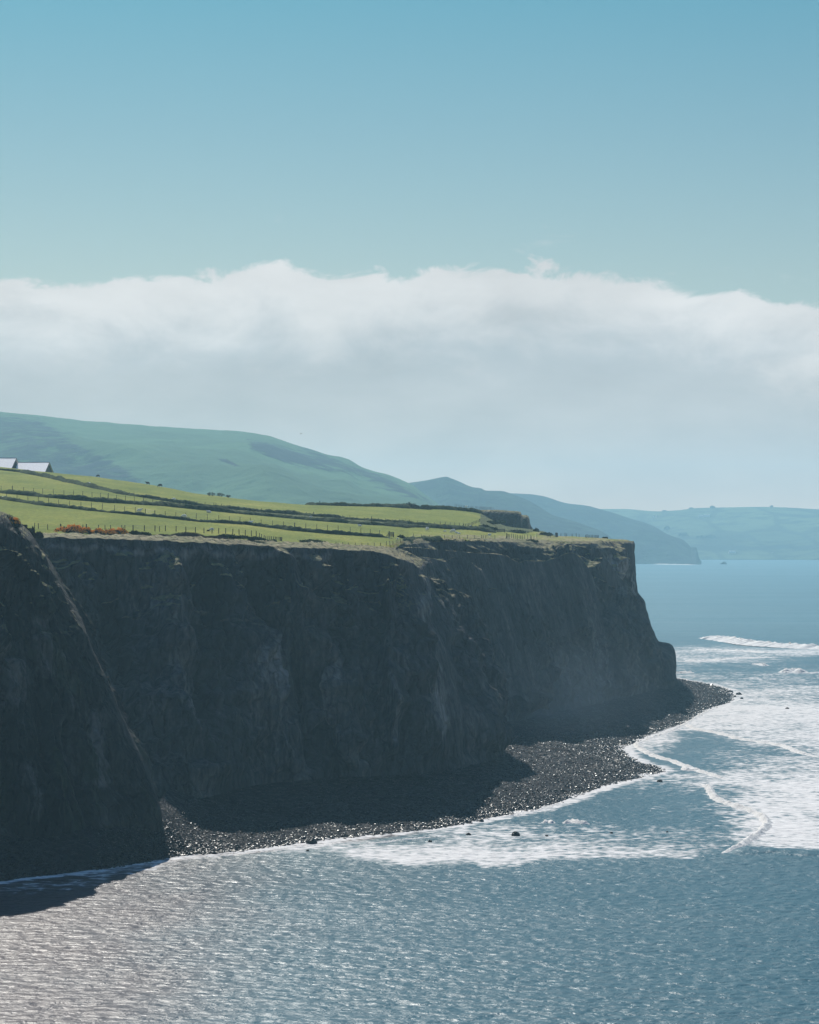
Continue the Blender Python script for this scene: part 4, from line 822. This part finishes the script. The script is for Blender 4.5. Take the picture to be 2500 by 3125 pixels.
for i, (x, y, w_, h, fl, lb) in enumerate([(188,1632,50,19,0.35,'leftmost orange-flowering gorse clump on the near cliff edge'),(222,1630,56,25,0.75,'brightest and tallest orange gorse clump in the row'),(262,1632,44,19,0.6,'orange gorse clump right of the tallest one'),
        (300,1635,40,18,0.35,'thinly flowering gorse between the orange clump and the dark bush'),(338,1636,48,20,0.30,'half orange half dark gorse left of the tall dark bush'),(372,1640,38,24,0.08,'tall dark bush at the right end of the gorse row'),
        (160,1640,40,15,0,'low dark bush just left of the orange gorse'),(205,1643,60,14,0,'dark leafless skirt of gorse under the brightest orange clump'),(285,1645,90,13,0,'broad low dark scrub under the middle of the orange row')]):
    bush(x, y, w_, h, lb, fl, gB, seed=i*3+1, nf=2200, group='gorse along the near cliff edge')
for i, (x, y, w_, h, lb) in enumerate([(10,1596,60,26,'topmost bushy gorse on the near promontory at the left edge'),(42,1606,46,22,'dark gorse second from the left edge on the promontory'),(68,1618,30,18,'gorse lower down the promontory crest'),(86,1628,26,15,'small gorse tuft near the end of the promontory crest'),
        (100,1630,12,20,'thin upright sprig poking above the promontory end'),(118,1640,30,16,'last dark gorse where the promontory meets the far cliff')]):
    bush(x, y, w_, h, lb, 0.04 if i == 1 else 0, gA, seed=i*5+40, nf=1600, ls=0.13, group='gorse on the promontory crest')
bush(410, 1632, 40, 11, 'low green bush right of the tall dark gorse', gnd=lambda x, y: Vector(P(x, y, 560)), seed=71, m='hedge')
bush(440, 1634, 44, 9, 'low green tuft bush left of the bramble mound', gnd=lambda x, y: Vector(P(x, y, 560)), seed=72, m='hedge')
bush(1250, 1550, 56, 17, 'round bushy mound at the end of the skyline hedge', seed=73, nf=1800)
bush(1273, 1553, 26, 9, 'small bush at the foot of the skyline mound', seed=74)
bush(1301, 1555, 30, 10, 'rounded hedge end right of the skyline gap', seed=75)
for i, (x, y, w_, h) in enumerate([(690,1640,64,9),(735,1643,60,8),(780,1647,50,8)]):
    bush(x, y, w_, h, ['low dark green hedge clump under the front posts, left one', 'low dark green hedge clump under the front posts, middle one', 'low dark green hedge clump by the stubby posts'][i], gnd=lambda x, y: Vector(P(x, y, 568)), seed=80+i, m='hedge')
bush(950, 1663, 104, 16, 'isolated grassy hump on the near cliff edge', gnd=lambda x, y: Vector(P(x, y, 605)), seed=90, m='hedge', nf=3500, name='grass_hump', cat='mound', group=None)
for i, (x, y, w_, h, lb) in enumerate([(1480,1612,34,10,'scrub clump beside the silvered rail hurdle'),(1440,1614,36,8,'dark scrub clump behind the resting sheep near the paling'),(1500,1618,40,10,'scrub clump left of the rail hurdle under the bluff'),(1575,1626,70,9,'wide low scrub under the dark bluff'),(1637,1622,18,10,'rounded thorn bush at the foot of the bluff'),
        (1665,1634,44,10,'trailing scrub running down from the thorn bush'),(1520,1582,50,9,'green scrub patch high on the slope by the bluff'),(1500,1598,50,9,'green scrub patch midway down the slope by the bluff'),(1224,1642,24,8,'small dark bush right of the timber gate'),(1850,1643,10,4,'tiny tuft on the headland skyline'),(1843,1642,8,3,'smaller tuft left of the tiny headland tuft'),(1620,1654,44,7,'ragged scrub among the tall posts')]):
    bush(x, y, w_, h, lb, seed=100+i, m='hedge', nf=900, ls=0.2, group='scrub below the bluff')
# leafless bramble mound
def twigs(name, c, rx, ry, rz_, n_, m, parent, seed, th=0.02, ln=0.7):
    rr = np.random.default_rng(seed); x = rr.uniform(-1, 1, n_); y = rr.uniform(-1, 1, n_); k = np.sqrt(np.clip(1-x*x-y*y, 0, 1)); ok = k > 0.05; x, y, k = x[ok], y[ok], k[ok]; n_ = len(x)
    top_ = np.stack([x*rx, y*ry, k*rz_*(0.75+0.35*rr.random(n_))], 1)+np.array(c); dr = np.stack([x*0.6+rr.normal(0, .35, n_), y*0.3+rr.normal(0, .3, n_), 0.6+rr.random(n_)], 1); dr /= np.linalg.norm(dr, axis=1, keepdims=True)
    b = top_-dr*ln*(0.5+rr.random(n_))[:, None]; sd_ = np.cross(dr, rr.normal(size=(n_, 3))); sd_ /= np.linalg.norm(sd_, axis=1, keepdims=True)
    V = np.stack([b-sd_*th, b+sd_*th, top_+sd_*th*0.5, top_-sd_*th*0.5], 1).reshape(-1, 3); return mesh_np(name, V, np.arange(n_*4).reshape(-1, 4), m, parent, False)
for i, (x, w_, h, lb) in enumerate([(495, 90, 15, 'left low part of the bare bramble thicket on the cliff edge'), (570, 130, 23, 'tallest purple-brown bare bramble thicket on the cliff edge'), (650, 110, 14, 'right trailing part of the bare bramble thicket')]):
    g = Vector(P(x, 1645+i*2, 562)); s = g.y/F; root = empty('bramble', g); props(root, lb, 'bramble', 'bare brambles on the cliff edge')
    core((0, 0, 0), w_*s*.48, 1.8, h*s*.75, M['twig'], root, 'thicket', i+3); twigs('twigs', (0, 0, 0), w_*s*.5, 2.0, h*s, 5000, M['twig'], root, i+60)
# three bare round-headed trees on the skyline
def bare_tree(x, y, wpx, hpx, label, seed):
    g = ground(x, y); g.z -= 0.9; s = g.y/F; W_, Hh = wpx*s, hpx*s+1.0; root = empty('bare_tree', g); props(root, label, 'tree', 'bare trees on the field skyline'); rr = random.Random(seed)
    bt = bmesh.new(); bc = bmesh.new(); tube(bt, (0, 0, -0.5), (0.05, 0, Hh*0.35), 0.14, 6)
    def grow(a, d, ln, r, lv):
        b = a+d*ln; tube(bt if lv < 2 else bc, a, b, r, 4)
        if lv < 5:
            for _ in range(3 if lv < 3 else 2):
                nd = (d+Vector((rr.gauss(0, .55), rr.gauss(0, .55), rr.gauss(.12, .3)))).normalized(); grow(b, nd, ln*rr.uniform(.62, .82), r*0.62, lv+1)
    for k in range(6):
        a = k/6*6.283; grow(Vector((0.05, 0, Hh*0.22)), Vector((math.cos(a)*0.75*W_/Hh, math.sin(a)*0.6, 0.8)).normalized(), Hh*0.25, 0.07, 0)
    to_obj('trunk', bt, M['bark'], root); to_obj('crown', bc, M['bark'], root)
bare_tree(644, 1513, 30, 13, 'leftmost and widest of the three bare skyline trees', 1); bare_tree(672, 1515, 26, 13, 'middle bare skyline tree, slightly taller', 2); bare_tree(695, 1518, 13, 9, 'smallest bare skyline tree, right of the pair', 3)

# ---------------------------------------------------------------- two houses showing only roofs over the brow
def house(x0, x1, yr, ye, gx, label, Y=1045, rz=-0.06):
    s = Y/F; Lh = (x1-x0)*s/math.cos(rz); rh = (ye-yr)*s*1.12; dp = (gx-x1)*s*2.0+1.2; hh = 2.4
    top_ = P(x1, yr, Y); root = empty('house', (top_[0], top_[1], top_[2]-rh-hh), rz); props(root, label, 'house', 'pale-roofed houses over the brow')
    D = 8.5
    def q(name, vs, fs, m, par=root):
        return mesh_np(name, vs, fs, m, par, False)
    bm = bmesh.new(); v = [bm.verts.new(c) for c in [(-Lh, -D, 0), (0, -D, 0), (0, D, 0), (-Lh, D, 0), (-Lh, -D, hh), (0, -D, hh), (0, D, hh), (-Lh, D, hh), (-Lh, 0, hh+rh*0.97), (0, 0, hh+rh*0.97)]]
    for f in [(0, 1, 5, 4), (2, 3, 7, 6), (1, 2, 6, 9, 5), (3, 0, 4, 8, 7), (0, 3, 2, 1)]: bm.faces.new([v[i] for i in f])
    to_obj('wall', bm, M['gable'], root)
    bm = bmesh.new(); t = 0.12; ov = 0.25; prof = [(-D-ov, hh-rh*ov/D), (0, hh+rh), (D+ov, hh-rh*ov/D), (D+ov, hh-rh*ov/D+t), (0, hh+rh+t), (-D-ov, hh-rh*ov/D+t)]
    a = [bm.verts.new((-Lh-.2, y_, z_)) for y_, z_ in prof]; b = [bm.verts.new((0.2, y_, z_)) for y_, z_ in prof]
    for i in range(6): bm.faces.new((a[i], a[(i+1) % 6], b[(i+1) % 6], b[i]))
    bm.faces.new(a[::-1]); bm.faces.new(b); bmesh.ops.recalc_face_normals(bm, faces=bm.faces[:]); rf = to_obj('roof', bm, M['roof'], root)
    bm = bmesh.new(); tube(bm, (-Lh-.2, 0, hh+rh+.12), (0.2, 0, hh+rh+.12), 0.13, 6); to_obj('ridge_tiles', bm, M['trim'], rf)
    bm = bmesh.new(); tube(bm, (0.22, -D-ov, hh-rh*ov/D+.05), (0.22, 0, hh+rh+.05), 0.09, 4); tube(bm, (0.22, D+ov, hh-rh*ov/D+.05), (0.22, 0, hh+rh+.05), 0.09, 4); to_obj('bargeboard', bm, M['trim'], root)
house(-70, 48, 1399, 1428, 60, 'pale roof cut by the left edge of the picture'); house(57, 149, 1412, 1440, 161, 'pale roof right of the one cut by the picture edge')

# ---------------------------------------------------------------- sheep
def skin(name, verts, edges, radii, m, root_=0):
    me = bpy.data.meshes.new(name); me.from_pydata(verts, edges, []); o = bpy.data.objects.new(name, me); C.objects.link(o)
    md = o.modifiers.new('s', 'SKIN'); sv = me.skin_vertices[0].data
    for i, r in enumerate(radii): sv[i].radius = (r, r) if isinstance(r, (int, float)) else r
    sv[root_].use_root = True; o.modifiers.new('u', 'SUBSURF').levels = 2
    dg = bpy.context.evaluated_depsgraph_get(); m2 = bpy.data.meshes.new_from_object(o.evaluated_get(dg)); bpy.data.objects.remove(o)
    for p in m2.polygons: p.use_smooth = True
    m2.materials.clear(); m2.materials.append(m); return m2
def sheep_mesh(pose, m):
    z = 0.62 if pose != 'lie' else 0.28
    V = [(0, 0, z), (0.35, 0, z+.02), (-0.35, 0, z+.02), (-0.52, 0, z-.05)]; R_ = [0.27, 0.25, 0.26, 0.10]; E = [(0, 1), (0, 2), (2, 3)]
    if pose == 'graze': V += [(0.55, 0, z-.08), (0.70, 0, z-.34), (0.78, 0, z-.50)]
    elif pose == 'stand': V += [(0.52, 0, z+.16), (0.66, 0, z+.30), (0.84, 0, z+.24)]
    else: V += [(0.50, 0, z+.14), (0.60, 0, z+.28), (0.76, 0, z+.22)]
    R_ += [0.15, 0.10, 0.055]; E += [(1, 4), (4, 5), (5, 6)]
    k = len(V); V += [(V[5][0]-.02, .12, V[5][2]+.04), (V[5][0]-.02, -.12, V[5][2]+.04)]; R_ += [.025, .025]; E += [(5, k), (5, k+1)]
    if pose != 'lie':
        for sx_, b in ((0.33, 1), (-0.36, 2)):
            for sy_ in (.13, -.13):
                k = len(V); V += [(sx_, sy_, z-.26), (sx_+.02, sy_, 0.22), (sx_, sy_, 0.0)]; R_ += [.07, .04, .035]; E += [(b, k), (k, k+1), (k+1, k+2)]
    else:
        for sx_, b in ((0.42, 1), (-0.40, 2)):
            for sy_ in (.18, -.18):
                k = len(V); V += [(sx_, sy_, 0.10), (sx_+.22, sy_, 0.05)]; R_ += [.08, .04]; E += [(b, k), (k, k+1)]
    return skin('sheep', V, E, R_, m)
SM = {(p, c): sheep_mesh(p, M[m]) for p in ('graze', 'stand', 'lie') for c, m in (('w', 'wool'), ('d', 'dark_wool'))}
def sheep(x, y, pose, col, rz, lpx, label, gnd=ground, gr='sheep in the clifftop fields'):
    g = gnd(x, y); o = bpy.data.objects.new('sheep', SM[(pose, col)]); C.objects.link(o); o.location = g
    s = lpx*g[1]/F/0.92; o.scale = (s, s, s); o.rotation_euler = (0, 0, R(rz)); props(o, label, 'sheep', gr)
for a in [(272,1482,'graze','w',200,11,'white sheep grazing on top of the uppermost bank at left'),(368,1503,'lie','w',180,11,'white sheep lying where the uppermost bank dips'),(300,1457,'graze','d',180,9,'dark sheep alone on the skyline right of the roofs'),
          (452,1480,'stand','d',180,10,'left dark sheep of the skyline pair, head up'),(490,1487,'graze','d',180,11,'right dark sheep of the skyline pair, head down'),(424,1566,'stand','w',0,14,'white sheep standing beside a thick post on the lowest bank'),
          (8,1521,'lie','w',0,11,'white sheep lying at the left edge under the middle bank'),(531,1531,'graze','w',180,12,'white sheep on the bank just left of the bare trees'),(638,1565,'lie','w',180,12,'white sheep lying under the middle bank, centre left'),
          (563,1583,'graze','w',180,14,'white sheep head down behind the lowest bank'),(763,1598,'lie','w',0,14,'flat white sheep lying by a post of the long fence'),(647,1622,'graze','w',180,12,'white sheep directly behind a front fence post'),(635,1624,'stand','d',0,8,'dark-bodied lamb beside the front fence sheep'),
          (948,1579,'lie','w',0,7,'tiny white sheep resting on the double bank, centre'),(1099,1606,'lie','w',180,10,'white sheep resting on the middle bank left of the gate'),(1305,1621,'graze','w',240,13,'round grey-white sheep grazing alone right of the gate'),(1330,1604,'lie','w',0,8,'flat white sheep on the far bank under the tall posts'),
          (1359,1625,'graze','w',180,7,'small white lamb between the two larger sheep'),(1384,1628,'graze','w',200,14,'largest white sheep grazing near its lambs'),(1396,1628,'lie','w',180,8,'lamb lying right behind the largest sheep'),(1401,1630,'lie','w',0,7,'lamb lying lowest beside the largest sheep'),
          (1436,1611,'graze','w',270,9,'plump white sheep in front of the curved paling'),(1493,1634,'lie','w',0,9,'flat sheep resting by the leaning fence posts'),(1213,1645,'lie','w',0,6,'small pale sheep by the bush right of the gate')]:
    sheep(*a)
sheep(1422, 1550, 'stand', 'w', 0, 7, 'tiny white sheep on the skyline among the far posts', gnd_bluff)

# ---------------------------------------------------------------- gull over the hill
bm = bmesh.new(); V = [(-.55, .05, .14), (-.28, 0, .22), (-.04, -.05, .06), (0, .30, .04), (.04, -.05, .06), (.28, 0, .20), (.55, .05, .10), (.28, .14, .19), (.05, .12, .05), (0, -.34, .02), (-.05, .12, .05), (-.28, .14, .21), (0, 0, -.06), (0, .42, .05)]
v = [bm.verts.new(Vector(q)) for q in V]
for f in [(0, 1, 11), (1, 2, 10, 11), (5, 6, 7), (4, 5, 7, 8), (2, 4, 8, 10), (2, 12, 4), (10, 8, 13), (2, 9, 12), (9, 4, 12), (12, 10, 2), (12, 4, 8), (12, 13, 10), (12, 8, 13), (9, 2, 4)]:
    try: bm.faces.new([v[i] for i in f])
    except ValueError: pass
bmesh.ops.solidify(bm, geom=bm.faces[:], thickness=0.03)
o = to_obj('gull', bm, M['feather']); o.location = P(919, 1324, 700); o.rotation_euler = (0.2, 0.15, -0.5); props(o, 'small gull gliding in the sky above the green hill', 'bird')

# ---------------------------------------------------------------- far farm buildings across the bay
def shed(x, y, Y, wpx, hpx, label, rot=0.0, name='farmhouse', roofc='far_roof'):
    g = P(x, y, Y); s = Y/F; W_, Hh = wpx*s, hpx*s; D = W_*0.5; root = empty(name, g, rot); props(root, label, 'building', 'far white buildings across the bay')
    bm = bmesh.new(); b = Hh*0.6; v = [bm.verts.new(c) for c in [(-W_/2, -D/2, -4), (W_/2, -D/2, -4), (W_/2, D/2, -4), (-W_/2, D/2, -4), (-W_/2, -D/2, b), (W_/2, -D/2, b), (W_/2, D/2, b), (-W_/2, D/2, b), (-W_/2, 0, Hh*.96), (W_/2, 0, Hh*.96)]]
    for f in [(0, 1, 5, 4), (2, 3, 7, 6), (1, 2, 6, 9, 5), (3, 0, 4, 8, 7)]: bm.faces.new([v[i] for i in f])
    to_obj('wall', bm, M['render'], root)
    bm = bmesh.new(); v = [bm.verts.new(c) for c in [(-W_/2-.3, -D/2-.3, b-.1), (W_/2+.3, -D/2-.3, b-.1), (W_/2+.3, 0, Hh), (-W_/2-.3, 0, Hh), (W_/2+.3, D/2+.3, b-.1), (-W_/2-.3, D/2+.3, b-.1)]]
    bm.faces.new((v[0], v[1], v[2], v[3])); bm.faces.new((v[3], v[2], v[4], v[5])); bmesh.ops.solidify(bm, geom=bm.faces[:], thickness=0.3); to_obj('roof', bm, M[roofc], root)
for a in [(2360,1696,7700,11,10,'bright white gabled house on the shore across the bay',0.7),(2235,1684,7700,20,3.5,'long pale shed on the plain left of the bright house'),(2003,1577,8400,4,4,'right of two white specks high on the far hillside',0.5),(1994,1579,8400,5,3,'left of two white specks high on the far hillside'),
          (2140,1575,8400,16,3,'long pale glasshouse left of the pair near the far ridge'),(2157,1574,8400,18,3.5,'long pale glasshouse right of the pair near the far ridge'),(2303,1631,8200,7,3,'small pale farm building midway up the far slope'),(2316,1648,8150,11,4,'pale farm building low on the far slope'),
          (2385,1704,7680,24,3,'low pale row of roofs right of the bright shore house'),(2290,1703,7680,26,3,'low pale row of roofs left of the bright shore house'),(2425,1705,7680,20,3,'low pale row of roofs near the right edge'),(2205,1703,7680,14,2.5,'low pale hut row above the sea stack'),(2490,1701,7680,16,3,'low pale roofs cut by the right picture edge')]:
    shed(*a)
for i, (x, y, w_, h, Y) in enumerate([(2239,1698,11,7,7850),(2036,1620,16,14,8150),(2085,1640,26,14,8100),(2140,1650,30,14,8100),(2170,1652,34,18,8100),(2195,1655,22,12,8100),(2110,1555,12,5,9000),(2175,1551,14,6,8950),(2028,1562,12,4,9100),(2355,1547,8,3,8900)]):
    g = P(x, y, Y); s = Y/F; root = empty('far_tree', g); props(root, ['lone round tree behind the long pale shed', 'tall dark tree just above the blue headland slope', 'loose tree group leftmost on the far slope', 'dark tree left of the big far wood', 'biggest dark tree of the far wood', 'tree at the right end of the far wood', 'tree on the far ridge, left of the pair', 'tree on the far ridge, right of the pair', 'faint tree low on the far ridge at left', 'tiny tree on the far ridge at right'][i], 'tree', 'hazy trees across the bay')
    V, Q, d, p = cloud_faces((0, 0, h*s*.4), w_*s/2, w_*s/2.5, h*s*.6, 900, 2.2, 300+i); mesh_np('crown', V, Q, M['leaf'], root, False)
    core((0, 0, h*s*.4), w_*s/2, w_*s/2.5, h*s*.6, M['leaf'], root, 'crown_core', i); bm = bmesh.new(); tube(bm, (0, 0, -4), (0, 0, h*s*.5), 1.0, 6); to_obj('trunk', bm, M['bark'], root)

# ---------------------------------------------------------------- haze: the air between here and the far hills
HZ = 0.000120
bmh = bmesh.new(); bmesh.ops.create_cube(bmh, size=1.0)
hx, hy0, hy1, hz0, hz1 = 4600.0, -300.0, 9750.0, -9.5, 305.0
for v in bmh.verts:
    v.co = Vector((v.co.x*2*hx, hy0+(v.co.y+0.5)*(hy1-hy0), hz0+(v.co.z+0.5)*(hz1-hz0)))
me = bpy.data.meshes.new('haze'); bmh.to_mesh(me); bmh.free()
hm = bpy.data.materials.new('haze_air'); hm.use_nodes = True; nt = hm.node_tree; nt.nodes.remove(nt.nodes['Principled BSDF'])
pv = nt.nodes.new('ShaderNodeVolumePrincipled'); pv.inputs['Color'].default_value = (0.40, 0.70, 0.86, 1); pv.inputs['Density'].default_value = HZ; pv.inputs['Anisotropy'].default_value = 0.25
nt.links.new(pv.outputs[0], nt.nodes['Material Output'].inputs['Volume'])
hz = link('haze', me, hm); hz['kind'] = 'stuff'; hz['label'] = 'pale blue sea haze softening the far hills'

# spray hanging over the shingle in the bay of the cliffs
bm = bmesh.new(); bmesh.ops.create_icosphere(bm, subdivisions=4, radius=1.0); mc = P(1640, 2170, 752)
mm = bpy.data.materials.new('sea_mist_air'); mm.use_nodes = True; nt = mm.node_tree; nt.nodes.remove(nt.nodes['Principled BSDF']); n = NT(nt)
pv = nt.nodes.new('ShaderNodeVolumePrincipled'); pv.inputs['Color'].default_value = (0.70, 0.88, 1.0, 1); pv.inputs['Anisotropy'].default_value = 0.2
ln = n.new('ShaderNodeVectorMath', operation='LENGTH'); n.put(ln.inputs[0], n.new('ShaderNodeTexCoord').outputs['Object'])
n.put(pv.inputs['Density'], n.math('MULTIPLY', n.math('POWER', n.math('SUBTRACT', 1.0, ln.outputs[1], clamp=True), 1.6), 0.0045))
nt.links.new(pv.outputs[0], nt.nodes['Material Output'].inputs['Volume'])
o = to_obj('sea_mist', bm, mm); o['kind'] = 'stuff'; o['label'] = 'thin spray mist over the shingle where the cliffs bend in'
o.location = mc; o.scale = (34, 130, 26); o.rotation_euler = (0, 0, -0.2)
